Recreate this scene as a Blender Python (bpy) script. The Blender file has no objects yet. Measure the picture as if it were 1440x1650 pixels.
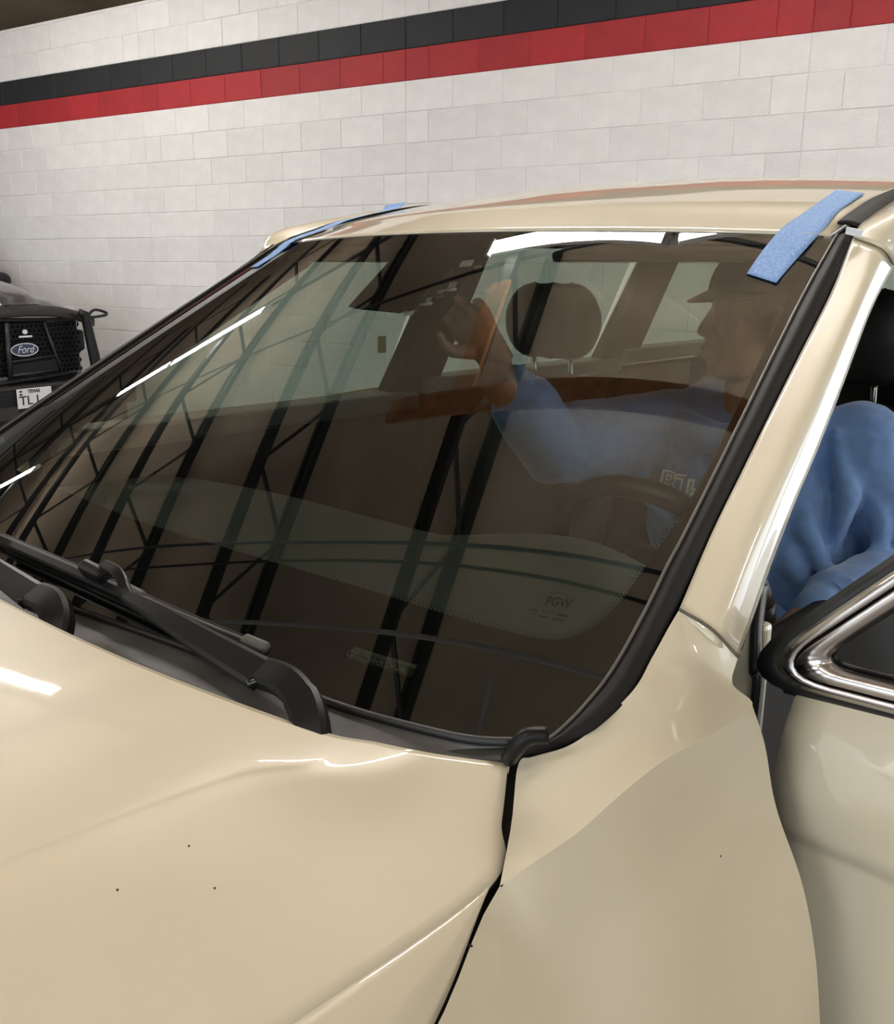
import bpy, bmesh, math, random
import numpy as np
from mathutils import Vector, Matrix
random.seed(7)
C = bpy.context.scene.collection
sc = bpy.context.scene

# ------------------------------------------------------------------ camera
FPX, CX, CY = 1521.93, 720.0, 825.0
PITCH, ROLL, YAW = 0.250459, 0.008634, 0.750386
CAM = np.array([1.15083, -0.59755, 1.49626])
def cam_axes():
    f = np.array([-math.sin(YAW)*math.cos(PITCH), math.cos(YAW)*math.cos(PITCH), -math.sin(PITCH)])
    r = np.array([math.cos(YAW), math.sin(YAW), 0.0]); u = np.cross(r, f)
    c, s = math.cos(ROLL), math.sin(ROLL)
    return np.array([c*r+s*u, c*u-s*r, f])
AX = cam_axes()
cd = bpy.data.cameras.new('camera'); cam = bpy.data.objects.new('camera', cd); C.objects.link(cam)
cd.sensor_fit = 'HORIZONTAL'; cd.sensor_width = 36.0; cd.lens = FPX/1440*36.0
cd.clip_start = 0.02; cd.clip_end = 200
M = Matrix.Identity(4)
for i in range(3):
    M[i][0] = AX[0][i]; M[i][1] = AX[1][i]; M[i][2] = -AX[2][i]; M[i][3] = CAM[i]
cam.matrix_world = M
sc.camera = cam

# ------------------------------------------------------------------ light and exposure
sc.view_settings.view_transform = 'Standard'; sc.view_settings.look = 'None'
sc.view_settings.gamma = 1.0; sc.view_settings.use_curve_mapping = False
sc.view_settings.exposure = 0.14
wd = bpy.data.worlds.new('overcast_sky'); sc.world = wd; wd.use_nodes = True
bg = wd.node_tree.nodes['Background']; bg.inputs[0].default_value = (0.80, 0.90, 1.0, 1); bg.inputs[1].default_value = 3.6
LAMP_E = 130.0

# ------------------------------------------------------------------ measuring helpers (real positions from sight lines)
def ray(u, v):
    return CAM, AX.T @ np.array([(u-CX)/FPX, -(v-CY)/FPX, 1.0])
def at(u, v, x=None, y=None, z=None):
    o, d = ray(u, v)
    i, val = (0, x) if x is not None else (1, y) if y is not None else (2, z)
    return o + d*(val-o[i])/d[i]
def at_side(u, v, x0, k=-.27):
    o, d = ray(u, v)
    t = (x0 + k*(o[2]-1.1) - o[0])/(d[0]-k*d[2])
    return o + t*d
WALL_A, WALL_D = 0.18184, 5.0035
DW = np.array([math.cos(WALL_A), math.sin(WALL_A), 0.0]); NW = np.array([-math.sin(WALL_A), math.cos(WALL_A), 0.0])
UP = np.array([0, 0, 1.0])
def snz(s, n, z): return s*DW + n*NW + z*UP          # building axes: along the block wall, towards it, up
def at_s(u, v, s):
    o, d = ray(u, v); return o + d*((s-DW@o)/(DW@d))
# windshield surface
WP = (0.10477, 0.09953, -0.01143, 0.0137, 0.00315, 0.74258, 0.61959, 0.74121, 0.44472, 0.35189, 0.22654, -0.00174)
def WS(s, t, h=0.0):
    def f(s, t):
        By0, By1, Bz0, Bz1, Vb, hb, ht, run, rise, k0, k1, pm = WP
        hh = hb+(ht-hb)*t
        q = (1-s*s)*(1+(k0+(k1-k0)*t)*s*s)
        L = math.hypot(run, rise); k = (Vb+pm*(1-s*s))*4*t*(1-t)
        return np.array([hh*s, run*t-(By0+(By1-By0)*t)*q-k*rise/L, 1.10+rise*t+(Bz0+(Bz1-Bz0)*t)*q+k*run/L])
    P = f(s, t)
    if h:
        n = np.cross(f(s+1e-4, t)-P, f(s, t+1e-4)-P); P = P + h*n/np.linalg.norm(n)
    return P

# ------------------------------------------------------------------ materials
MATS = {}
def mat(name, col, rough=.5, metal=0., coat=0., spec=.5, noise=None, bump=None, emit=None, sheen=0, coat_rough=.03, rnd=None):
    if name in MATS: return MATS[name]
    m = bpy.data.materials.new(name); m.use_nodes = True; nt = m.node_tree; b = nt.nodes['Principled BSDF']
    b.inputs['Base Color'].default_value = (*col, 1); b.inputs['Roughness'].default_value = rough
    b.inputs['Metallic'].default_value = metal; b.inputs['Coat Weight'].default_value = coat; b.inputs['Coat Roughness'].default_value = coat_rough
    b.inputs['Specular IOR Level'].default_value = spec
    if sheen: b.inputs['Sheen Weight'].default_value = sheen
    tc = nt.nodes.new('ShaderNodeTexCoord')
    last = None
    if noise:
        sca, amt = noise
        n = nt.nodes.new('ShaderNodeTexNoise'); n.inputs['Scale'].default_value = sca; n.inputs['Detail'].default_value = 6
        nt.links.new(tc.outputs['Object'], n.inputs['Vector'])
        r = nt.nodes.new('ShaderNodeMapRange'); r.inputs['From Min'].default_value = .3; r.inputs['From Max'].default_value = .7
        r.inputs['To Min'].default_value = 1-amt; r.inputs['To Max'].default_value = 1+amt
        nt.links.new(n.outputs['Fac'], r.inputs['Value']); last = r.outputs['Result']
    if rnd:
        oi = nt.nodes.new('ShaderNodeObjectInfo'); r2 = nt.nodes.new('ShaderNodeMapRange')
        r2.inputs['To Min'].default_value = 1-rnd; r2.inputs['To Max'].default_value = 1+rnd*.6
        nt.links.new(oi.outputs['Random'], r2.inputs['Value'])
        if last:
            mu = nt.nodes.new('ShaderNodeMath'); mu.operation = 'MULTIPLY'; nt.links.new(last, mu.inputs[0]); nt.links.new(r2.outputs['Result'], mu.inputs[1]); last = mu.outputs[0]
        else: last = r2.outputs['Result']
    if last:
        vm = nt.nodes.new('ShaderNodeVectorMath'); vm.operation = 'SCALE'; vm.inputs[0].default_value = col
        nt.links.new(last, vm.inputs['Scale']); nt.links.new(vm.outputs[0], b.inputs['Base Color'])
    if bump:
        sca, st = bump[:2]
        n = nt.nodes.new('ShaderNodeTexNoise'); n.inputs['Scale'].default_value = sca; n.inputs['Detail'].default_value = 4
        nt.links.new(tc.outputs['Object'], n.inputs['Vector'])
        bp = nt.nodes.new('ShaderNodeBump'); bp.inputs['Strength'].default_value = st; bp.inputs['Distance'].default_value = bump[2] if len(bump) > 2 else .002
        nt.links.new(n.outputs['Fac'], bp.inputs['Height']); nt.links.new(bp.outputs[0], b.inputs['Normal'])
    if emit:
        b.inputs['Emission Color'].default_value = (*emit[0], 1); b.inputs['Emission Strength'].default_value = emit[1]
    MATS[name] = m; return m
def glass_mat(name, tint, ior=1.6):
    m = bpy.data.materials.new(name); m.use_nodes = True; nt = m.node_tree; nt.nodes.clear()
    o = nt.nodes.new('ShaderNodeOutputMaterial'); mx = nt.nodes.new('ShaderNodeMixShader')
    tr = nt.nodes.new('ShaderNodeBsdfTransparent'); tr.inputs[0].default_value = (*tint, 1)
    gl = nt.nodes.new('ShaderNodeBsdfGlossy'); gl.inputs['Roughness'].default_value = 0.0; gl.inputs[0].default_value = (1, 1, 1, 1)
    fr = nt.nodes.new('ShaderNodeFresnel'); fr.inputs[0].default_value = ior
    nt.links.new(fr.outputs[0], mx.inputs[0]); nt.links.new(tr.outputs[0], mx.inputs[1]); nt.links.new(gl.outputs[0], mx.inputs[2]); nt.links.new(mx.outputs[0], o.inputs[0])
    MATS[name] = m; return m

PAINT = mat('cream_pearl_paint', (.62, .545, .397), rough=.38, coat=1.0, spec=.5, coat_rough=.02)
BLACKP = mat('black_plastic', (.008, .0075, .007), rough=.38, spec=.2)
BLACKG = mat('gloss_black', (.006, .006, .006), rough=.12)
GREYP = mat('grey_cowl_plastic', (.085, .082, .078), rough=.55, noise=(14, .25), bump=(400, .2, .0006))
RUBBER = mat('rubber', (.010, .010, .010), rough=.5)
MOLD = mat('satin_black_molding', (.011, .0095, .0085), rough=.55, spec=.18, bump=(500, .15, .0004))
FRIT = mat('ceramic_frit', (.004, .0038, .0035), rough=.6, spec=.2)
CHROME = mat('chrome_trim', (.55, .51, .49), rough=.24, metal=1.0)
GLASS = glass_mat('windshield_glass', (.56, .63, .575), 1.75)
SGLASS = glass_mat('side_glass', (.42, .49, .445), 1.5)
DASH = mat('dash_vinyl', (.125, .130, .105), rough=.62, bump=(700, .7, .0012))
DASHL = mat('dash_trim', (.16, .16, .13), rough=.5)
SEATM = mat('dark_seat_leather', (.030, .026, .022), rough=.5, bump=(300, .3, .001))
TRIMD = mat('dark_interior_trim', (.022, .018, .015), rough=.75, spec=.25)
HEADL = mat('headliner_cloth', (.16, .14, .11), rough=.9)
TAPE = mat('blue_painters_tape', (.20, .33, .60), rough=.75, noise=(260, .22), bump=(600, .5, .0008))
SKIN = mat('skin', (.33, .17, .105), rough=.5, noise=(30, .08), bump=(250, .2, .0008))
HOOD = mat('blue_fleece', (.150, .275, .54), rough=.95, noise=(60, .08), bump=(900, .35, .0008), sheen=.4)
JEAN = mat('navy_denim', (.022, .035, .075), rough=.9, bump=(800, .4, .0006))
STITCH = mat('light_stitch', (.45, .47, .5), rough=.8)
LETTER = mat('white_letter_felt', (.70, .70, .68), rough=.9)
LETTERG = mat('grey_letter_felt', (.28, .29, .30), rough=.9)
WHITEW = mat('white_block_paint', (.585, .568, .556), rough=.55, noise=(7, .06), bump=(70, .55, .006), rnd=.05)
BLACKW = mat('black_block_paint', (.0075, .0085, .010), rough=.62, spec=.3, noise=(9, .2), bump=(70, .4, .005), rnd=.2)
REDW = mat('red_block_paint', (.27, .013, .017), rough=.6, spec=.3, noise=(9, .1), bump=(70, .4, .005), rnd=.12)
WHITEM = mat('white_mortar_paint', (.62, .61, .60), rough=.6, noise=(10, .06), bump=(90, .4, .003))
CONC = mat('concrete_floor', (.36, .34, .31), rough=.45, noise=(1.6, .25), bump=(50, .2, .002))
DECK = mat('brown_ceiling_board', (.42, .335, .24), rough=.85, noise=(.9, .25))
STEEL = mat('dark_truss_steel', (.012, .012, .0125), rough=.5, metal=.2)
WOOD = mat('brown_wood_plank', (.36, .15, .055), rough=.6, noise=(12, .3))
PIPE = mat('grey_conduit', (.42, .42, .42), rough=.45)
CABLE = mat('dark_cable', (.02, .025, .045), rough=.5)
TUBEM = mat('lit_fluorescent_tube', (1, 1, 1), emit=((1.0, .965, .91), LAMP_E))
WHITEE = mat('white_enamel', (.7, .7, .68), rough=.4)
TRUCKP = mat('dark_grey_truck_paint', (.06, .06, .064), rough=.3, coat=1.0, metal=.3)
TRUCKB = mat('truck_black_plastic', (.006, .006, .0075), rough=.45, spec=.3)
TRUCKS = mat('truck_satin_grey', (.045, .042, .042), rough=.35, metal=.5)
BLUEB = mat('badge_blue', (.012, .022, .075), rough=.15, coat=1)
PLATEW = mat('plate_white', (.72, .72, .74), rough=.5)
INK = mat('black_ink', (.01, .01, .012), rough=.6)
SILVER = mat('bright_foil', (.8, .82, .86), rough=.18, metal=1.0, bump=(90, .8, .006))
CLEARP = glass_mat('clear_plastic', (.7, .74, .8), 2.1)
VINP = mat('vin_plate_olive', (.030, .032, .018), rough=.5)
VINT = mat('vin_etch', (.35, .36, .30), rough=.6)
GREYT = mat('grey_trim', (.30, .29, .27), rough=.45)

# ------------------------------------------------------------------ mesh helpers
def link(o, parent=None):
    C.objects.link(o)
    if parent is not None:
        o.parent = parent
        if parent.type == 'EMPTY': o.matrix_parent_inverse = Matrix.Translation(-parent.location)
    return o
def obj(name, verts, faces, m, parent=None, smooth=False):
    me = bpy.data.meshes.new(name); me.from_pydata([tuple(map(float, v)) for v in verts], [], faces); me.update()
    ms = m if isinstance(m, (list, tuple)) else [m]
    for k in ms: me.materials.append(k)
    if smooth: me.polygons.foreach_set('use_smooth', [True]*len(me.polygons))
    return link(bpy.data.objects.new(name, me), parent)
def tag(o, label=None, cat=None, group=None, kind=None):
    if label: o['label'] = label
    if cat: o['category'] = cat
    if group: o['group'] = group
    if kind: o['kind'] = kind
    return o
def empty(name, loc, label, cat, group=None):
    o = bpy.data.objects.new(name, None); o.empty_display_size = .1; o.location = tuple(map(float, loc)); C.objects.link(o)
    return tag(o, label, cat, group)
def spl(pts, n):
    """Catmull-Rom through pts, n samples, parameter even per segment"""
    P = np.array(pts, float); k = len(P)
    if k == 2: return np.array([P[0]+(P[1]-P[0])*t for t in np.linspace(0, 1, n)])
    E = np.vstack([2*P[0]-P[1], P, 2*P[-1]-P[-2]]); out = []
    for t in np.linspace(0, k-1, n):
        i = min(int(t), k-2); f = t-i; a, b, c, d = E[i:i+4]
        out.append(.5*((2*b)+(c-a)*f+(2*a-5*b+4*c-d)*f*f+(3*b-a-3*c+d)*f**3))
    return np.array(out)
def lin(pts, n):
    P = np.array(pts, float); L = np.r_[0, np.cumsum(np.linalg.norm(np.diff(P, axis=0), axis=1))]
    return np.stack([np.interp(np.linspace(0, L[-1], n), L, P[:, i]) for i in range(3)], 1)
def grid(rows, flip=False):
    rows = np.array(rows); a, b = rows.shape[:2]
    f = []
    for i in range(a-1):
        for j in range(b-1):
            q = (i*b+j, i*b+j+1, (i+1)*b+j+1, (i+1)*b+j)
            f.append(q[::-1] if flip else q)
    return [tuple(p) for p in rows.reshape(-1, 3)], f
def patch(curves, nu, nv):
    """curves: list of control curves with equal point counts; smooth both ways"""
    A = np.array([spl(c, nu) for c in curves])
    return np.stack([spl(A[:, j], nv) for j in range(nu)], 1)
def solid(o, th, offset=-1):
    md = o.modifiers.new('thickness', 'SOLIDIFY'); md.thickness = th; md.offset = offset; return o
def surf(name, rows, m, parent, th=0.0, flip=False, offset=-1):
    v, f = grid(rows, flip); o = obj(name, v, f, m, parent, True)
    if th: solid(o, th, offset)
    return o
def mx(a): return np.array(a)*np.array([-1, 1, 1])
def tubev(path, r, n=8, up=(0, 0, 1), cap=True):
    """swept tube; r scalar/list of radii or (rx, ry) pairs"""
    P = [np.array(p, float) for p in path]; k = len(P); R = r if isinstance(r, (list, tuple)) and len(r) == k and not (k == 2 and np.isscalar(r[0]) is False and False) else [r]*k
    V = []; F = []
    prev = None
    for i, p in enumerate(P):
        t = P[min(i+1, k-1)]-P[max(i-1, 0)]; t = t/(np.linalg.norm(t)+1e-12)
        a = np.array(up, float) if prev is None else prev
        a = a - t*(a@t)
        if np.linalg.norm(a) < 1e-4:
            a = np.array([1., 0, 0]); a = a-t*(a@t)
        a /= np.linalg.norm(a); prev = a; b = np.cross(t, a)
        rx, ry = (R[i], R[i]) if np.isscalar(R[i]) else R[i]
        for j in range(n):
            w = 2*math.pi*j/n; V.append(p + b*math.cos(w)*rx + a*math.sin(w)*ry)
    for i in range(k-1):
        for j in range(n):
            F.append((i*n+j, i*n+(j+1) % n, (i+1)*n+(j+1) % n, (i+1)*n+j))
    if cap:
        F.append(tuple(range(n))[::-1]); F.append(tuple((k-1)*n+j for j in range(n)))
    return V, F
def tube(name, path, r, m, parent=None, n=8, up=(0, 0, 1), smooth=True):
    V, F = tubev(path, r, n, up); o = obj(name, V, F, m, parent, smooth)
    return o
def merge(*vf):
    V = []; F = []
    for v, f in vf:
        k = len(V); V += list(v); F += [tuple(i+k for i in q) for q in f]
    return V, F
def boxv(c, d, ax=None):
    c = np.array(c, float); d = np.array(d, float)/2; ax = np.eye(3) if ax is None else np.array(ax)
    V = [c + ax.T@(d*np.array([x, y, z])) for x in (-1, 1) for y in (-1, 1) for z in (-1, 1)]
    return V, [(0, 1, 3, 2), (4, 6, 7, 5), (0, 4, 5, 1), (2, 3, 7, 6), (0, 2, 6, 4), (1, 5, 7, 3)]
def box(name, c, d, m, parent=None, ax=None, bev=0.0):
    V, F = boxv(c, d, ax); o = obj(name, V, F, m, parent)
    if bev:
        b = o.modifiers.new('bevel', 'BEVEL'); b.width = bev; b.segments = 2; b.limit_method = 'NONE'
    return o
def prism(poly, d):
    """closed polygon (3D, planar) extruded by vector d"""
    P = [np.array(p, float) for p in poly]; n = len(P); d = np.array(d, float)
    V = P+[p+d for p in P]
    F = [tuple(range(n))[::-1], tuple(range(n, 2*n))]+[(i, (i+1) % n, (i+1) % n+n, i+n) for i in range(n)]
    return V, F
Nrm = lambda a: np.array(a, float)/np.linalg.norm(a)
BAX = np.array([DW, NW, UP])           # building axes as box axes
def textmesh(name, body, size, m, parent, origin, xdir, ydir, ext=.0006, shear=0.0, bold=0.0, width=None):
    cu = bpy.data.curves.new(name, 'FONT'); cu.body = body; cu.size = size; cu.extrude = ext; cu.shear = shear; cu.offset = bold; cu.resolution_u = 3
    cu.align_x = 'CENTER'; cu.align_y = 'CENTER'
    t = bpy.data.objects.new(name, cu); C.objects.link(t)
    dg = bpy.context.evaluated_depsgraph_get(); me = bpy.data.meshes.new_from_object(t.evaluated_get(dg))
    bpy.data.objects.remove(t); bpy.data.curves.remove(cu)
    x = np.array(xdir, float); x /= np.linalg.norm(x); y = np.array(ydir, float); y -= x*(x@y); y /= np.linalg.norm(y); z = np.cross(x, y)
    sx = 1.0
    if width:
        xs = [v.co.x for v in me.vertices]; sx = width/(max(xs)-min(xs))
    for v in me.vertices:
        p = np.array(origin, float)+x*v.co.x*sx+y*v.co.y+z*v.co.z; v.co = tuple(p)
    me.materials.clear(); me.materials.append(m); me.name = name
    return link(bpy.data.objects.new(name, me), parent)
def bake(o):
    dg = bpy.context.evaluated_depsgraph_get(); dg.update()
    me = bpy.data.meshes.new_from_object(o.evaluated_get(dg)); o.modifiers.clear(); old = o.data; o.data = me; me.name = o.name
    bpy.data.meshes.remove(old); me.polygons.foreach_set('use_smooth', [True]*len(me.polygons)); return o
def blob(name, parts, vox, m, parent, smooth=6, fac=.5, disp=None):
    """union of overlapping limbs grown into one continuous skin"""
    V, F = merge(*parts); o = obj(name, V, F, m, parent)
    r = o.modifiers.new('grow', 'REMESH'); r.mode = 'VOXEL'; r.voxel_size = vox
    s = o.modifiers.new('relax', 'SMOOTH'); s.iterations = smooth; s.factor = fac
    if disp:
        tx = bpy.data.textures.new(name+'_folds', 'CLOUDS'); tx.noise_scale = disp[0]; tx.noise_depth = 2
        d = o.modifiers.new('folds', 'DISPLACE'); d.texture = tx; d.strength = disp[1]; d.mid_level = .5; d.texture_coords = 'GLOBAL'
    return bake(o)
def ball(c, r, n=16, k=10, ax=None):
    c = np.array(c, float); r = np.array([r, r, r] if np.isscalar(r) else r, float); ax = np.eye(3) if ax is None else np.array(ax)
    V = []; F = []
    for i in range(1, k):
        a = math.pi*i/k
        for j in range(n):
            w = 2*math.pi*j/n; V.append(c+ax.T@(r*np.array([math.sin(a)*math.cos(w), math.sin(a)*math.sin(w), math.cos(a)])))
    V += [c+ax.T@(r*np.array([0, 0, 1])), c+ax.T@(r*np.array([0, 0, -1]))]; T, B = len(V)-2, len(V)-1
    for i in range(k-2):
        for j in range(n): F.append((i*n+j, (i+1)*n+j, (i+1)*n+(j+1) % n, i*n+(j+1) % n))
    for j in range(n): F.append((T, j, (j+1) % n)); F.append((B, (k-2)*n+(j+1) % n, (k-2)*n+j))
    return V, F
def limb(pts, rad, n=12, up=(0, 0, 1)):
    """tapered limb with round ends"""
    parts = [tubev(pts, list(rad), n, up)]
    for p, r in ((pts[0], rad[0]), (pts[-1], rad[-1])):
        rr = r if np.isscalar(r) else min(r); parts.append(ball(p, rr*.98, n, 8))
    return merge(*parts)

# ================================================================== BUILDING
def sbox(name, s0, s1, n0, n1, z0, z1, m, parent=None, kind='structure'):
    o = box(name, snz((s0+s1)/2, (n0+n1)/2, (z0+z1)/2), (s1-s0, n1-n0, z1-z0), m, parent, BAX)
    if kind and parent is None: o['kind'] = kind
    return o
tag(sbox('floor', -16, 18, -18, 9, -.1, 0, CONC), 'smooth grey concrete workshop floor under the vehicles')
ROWZ = lambda j: 3.172-.2032*j
WT = 3.605
# mortar bed behind the blocks, painted with the same stripes
wv = []; wf = []; wm = []
for (z0, z1, mi) in ((0, ROWZ(2), 0), (ROWZ(2), ROWZ(1), 2), (ROWZ(1), ROWZ(0), 1), (ROWZ(0), WT, 0)):
    V, F = boxv(snz(-4.402, WALL_D+.0985, (z0+z1)/2), (13.5, .19, z1-z0), BAX); k = len(wv); wv += V; wf += [tuple(i+k for i in f) for f in F]; wm += [mi]*6
wall = obj('wall_back', wv, wf, [WHITEM, BLACKW, REDW]); wall.data.polygons.foreach_set('material_index', wm)
tag(wall, 'white painted block wall with a black stripe above a red stripe', kind='structure')
def block_mesh(nm, w, h, m):
    bm = bmesh.new(); d = .05
    x, z = w/2-.0012, h/2-.0012
    # front towards -n, softly rounded arrises and a slightly uneven face
    ring = [(-x, 0, -z), (x, 0, -z), (x, 0, z), (-x, 0, z)]
    e = .0035
    back = [bm.verts.new((p[0], d, p[2])) for p in ring]
    mid = [bm.verts.new((p[0], .0025, p[2])) for p in ring]
    fr = [bm.verts.new((p[0]-math.copysign(e, p[0]), -.001, p[2]-math.copysign(e, p[2]))) for p in ring]
    for i in range(4):
        j = (i+1) % 4
        bm.faces.new((back[i], back[j], mid[j], mid[i])); bm.faces.new((mid[i], mid[j], fr[j], fr[i]))
    bm.faces.new(fr); bm.normal_update()
    bmesh.ops.recalc_face_normals(bm, faces=bm.faces)
    me = bpy.data.meshes.new(nm); bm.to_mesh(me); bm.free(); me.materials.append(m); return me
BL, BH = .3857, .2032
BM = {}
for cn, m in (('w', WHITEW), ('k', BLACKW), ('r', REDW)):
    BM[cn, 1] = block_mesh('block', BL, BH, m); BM[cn, .5] = block_mesh('half_block', BL/2, BH, m)
BM['w', 'top'] = block_mesh('cap_block', BL, WT-ROWZ(-2), WHITEW)
def seen(s, z):
    q = AX@(snz(s, WALL_D, z)-CAM); u = CX+FPX*q[0]/q[2]; v = CY-FPX*q[1]/q[2]
    if u < -70 or u > 1510 or v < -70: return False
    lim = np.interp(u, [0, 440, 600, 1100, 1440], [720, 410, 360, 320, 310])+50
    if u < 120 and v > 560: return False
    return v < lim
rest = []; nb = 0
for j in range(-3, 16):
    cn = 'k' if j == 0 else 'r' if j == 1 else 'w'
    zc = ROWZ(j)-BH/2 if j > -3 else (ROWZ(-2)+WT)/2
    for mpan in range(-4, 1):
        s0 = -.352+2.70*mpan
        cuts = [(BL*(i+.5), 1) for i in range(7)] if j % 2 == 0 else [(BL*.25, .5)]+[(BL*(i+1), 1) for i in range(6)]+[(BL*6.75, .5)]
        if j == -3: cuts = [(BL*(i+.5), 'top') for i in range(7)]
        for cs, kd in cuts:
            s = s0+cs
            me = BM['w' if kd == 'top' else cn, kd]
            rot = Matrix.Rotation(WALL_A, 4, 'Z'); jit = random.uniform(-.0015, .0015)
            mw = Matrix.Translation(Vector(snz(s, WALL_D+jit, zc))) @ rot
            if seen(s, zc) and nb < 299 and kd != 'top' or (kd == 'top' and seen(s, zc) and nb < 299):
                o = bpy.data.objects.new('half_block' if kd == .5 else 'block', me); C.objects.link(o); o.parent = wall; o.matrix_local = mw; nb += 1
            elif zc-.1 > -.02: rest.append((me, mw, cn))
print('blocks in view', nb, 'rest', len(rest))
RV = []; RF = []; RM = []
for me, mw, cn in rest:
    k = len(RV); RV += [mw@v.co for v in me.vertices]; RF += [tuple(i+k for i in p.vertices) for p in me.polygons]; RM += [{'w': 0, 'k': 1, 'r': 2}[cn]]*len(me.polygons)
ro = obj('block_courses', RV, RF, [WHITEW, BLACKW, REDW], wall); ro.data.polygons.foreach_set('material_index', RM); ro['kind'] = 'stuff'

tag(sbox('ceiling', -16, 7.5, -8, 9, 4.62, 4.72, DECK), 'brown board ceiling above the trusses')
tag(sbox('wall_left', -14.2, -14, -8, 9, 0, 4.62, WHITEW), 'far white end wall')
tag(sbox('wall_far', -14, 2.3, 8.8, 9, 0, 4.62, DECK), 'brown wall of the space behind the block wall')
for i, (a, b, z0) in enumerate(((-14, -9, 0), (-9, -4.5, 3.5), (-4.5, -3.6, 0), (-3.6, 1.6, 3.5), (1.6, 2.5, 0), (2.5, 6.6, 3.5), (6.6, 7.5, 0))):
    tag(sbox('trim_%d' % (i+1), a, b, -8, -7.8, z0, 4.62, WHITEW), 'white bay front with open doorways')
for i, (a, b, z0) in enumerate(((-7.8, -3.2, 0), (-3.2, 1.2, 0), (1.2, 8.5, 3.5), (8.5, 9, 0))):  # unseen wall, bays closed and opened to shape reflections in the paint
    tag(sbox('trim_%d' % (i+8), 7.3, 7.5, a, b, z0, 4.62, WHITEW), 'unseen white side front, bays open and closed to shape the paint reflections')

# ---- trusses: bottom chord, top chord, each web bar its own piece
ZB, ZT, NP0, PAN = 4.0, 4.52, -7.0, .5
wb_up = None
def web_mesh(sgn):
    V, F = tubev([(0, -PAN/2, -sgn*(ZT-ZB)/2), (0, PAN/2, sgn*(ZT-ZB)/2)], .017, 6, (1, 0, 0))
    me = bpy.data.meshes.new('web_bar'); me.from_pydata([tuple(v) for v in V], [], F); me.materials.append(STEEL); return me
WEB = {1: web_mesh(1), -1: web_mesh(-1)}
ordw = ['nearest', 'second', 'third', 'fourth', 'fifth', 'sixth', 'seventh']
TS = [-1.47-1.76*k for k in range(7)]+[2.05, 3.8]
for k, s in enumerate(TS):
    lab = ('dark steel roof truss overhead, %s one mirrored in the windshield counting from the wood planks' % ordw[k]) if k < 7 else \
          ('dark steel roof truss overhead on the open door side, %s' % ('inner one' if k == 7 else 'outer one'))
    t = empty('roof_truss', snz(s, -1, ZB), lab, 'truss', 'steel roof trusses')
    n1 = 4.98
    box('bottom_chord', snz(s, (NP0+n1)/2, ZB), (.085, n1-NP0, .06), STEEL, t, BAX)
    box('top_chord', snz(s-.035, (NP0+n1)/2, ZT), (.03, n1-NP0, .07), STEEL, t, BAX)
    box('top_chord', snz(s+.035, (NP0+n1)/2, ZT), (.03, n1-NP0, .07), STEEL, t, BAX)
    i = 0; n = NP0+PAN/2
    while n+PAN/2 < n1:
        o = bpy.data.objects.new('web_bar', WEB[1 if i % 2 == 0 else -1]); link(o, t)
        o.location = tuple(snz(s, n, (ZB+ZT)/2)); o.rotation_euler = (0, 0, WALL_A); n += PAN; i += 1
# wood planks crossing under the nearest truss
tag(sbox('wood_plank', -1.545, -1.395, 1.2, 1.82, ZB-.075, ZB-.035, WOOD, kind=None), 'brown wood plank running along the underside of the nearest truss', 'plank', 'wood planks under the trusses')
tag(sbox('wood_plank', -1.98, 2.2, 1.06, 1.20, ZB-.115, ZB-.077, WOOD, kind=None), 'long brown wood plank crossing below the truss, square to it', 'plank', 'wood planks under the trusses')
# conduits
tag(tube('conduit', [snz(s, .42+.03*math.sin(s), ZB-.06) for s in np.linspace(-6.5, 2.5, 24)], .011, CABLE), 'thin dark cable strung below the trusses in a slight sag', 'cable')
tag(tube('conduit', [snz(-9, .28, ZB-.055), snz(2.6, .30, ZB-.055)], .009, STEEL), 'thin straight steel pipe below the trusses', 'pipe')
pc = empty('conduit', snz(-1, -.06, ZB-.05), 'grey conduit below the trusses with a short side branch', 'pipe')
tube('main_pipe', [snz(-3.2, -.08, ZB-.05), snz(2.6, -.01, ZB-.05)], .013, PIPE, pc); tube('branch_pipe', [snz(-.63, -.06, ZB-.05), snz(-.57, -.9, ZB-.05)], .013, PIPE, pc)
tag(tube('conduit', [snz(-7, 2.36, ZB+.1), snz(-1.3, 2.02, ZB+.1), snz(2, 1.9, ZB+.1)], .014, STEEL), 'dark pipe at web height behind the lamps', 'pipe')
for q, (a, b) in enumerate(((-1.6, 1), (3.4, 2))):
    tag(sbox('purlin', -13.9, 7.2, a, a+.06, ZT+.05, ZT+.1, STEEL, kind=None), 'dark purlin on top of the trusses, %s' % ('towards the door side' if q == 0 else 'towards the block wall'), 'purlin', 'purlins on the trusses')
# ---- fluorescent lamps
def lamp(s0, s1, n, label, z=ZB-.14, dn=0.0, gap=.024):
    L = empty('fluorescent_lamp', snz((s0+s1)/2, n, z), label, 'lamp', 'fluorescent lamps')
    ax_ = np.array([Nrm((s1-s0)*DW+dn*NW), Nrm(np.cross(UP, (s1-s0)*DW+dn*NW)), UP])
    q = lambda s, o, zz: snz(s, n+dn*((s-s0)/(s1-s0)-.5)+o, zz)
    box('housing', q((s0+s1)/2, 0, z+.045), (s1-s0, .05, .05), WHITEE, L, ax_)
    for d in (-gap, gap):
        tube('fluorescent_tube', [q(s0+.03, d, z), q(s1-.03, d, z)], .016, TUBEM, L, 10)
    for e in (s0+.015, s1-.015): box('lamp_holder', q(e, 0, z+.005), (.025, .10, .05), WHITEE, L, ax_)
lamp(-1.62, -.34, 1.955, 'fluorescent lamp seen as the long bar along the top of the windshield', dn=-.19)
lamp(-.31, 1.0, 1.985, 'fluorescent lamp seen as the short bar near the taped windshield corner', dn=.24)
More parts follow.
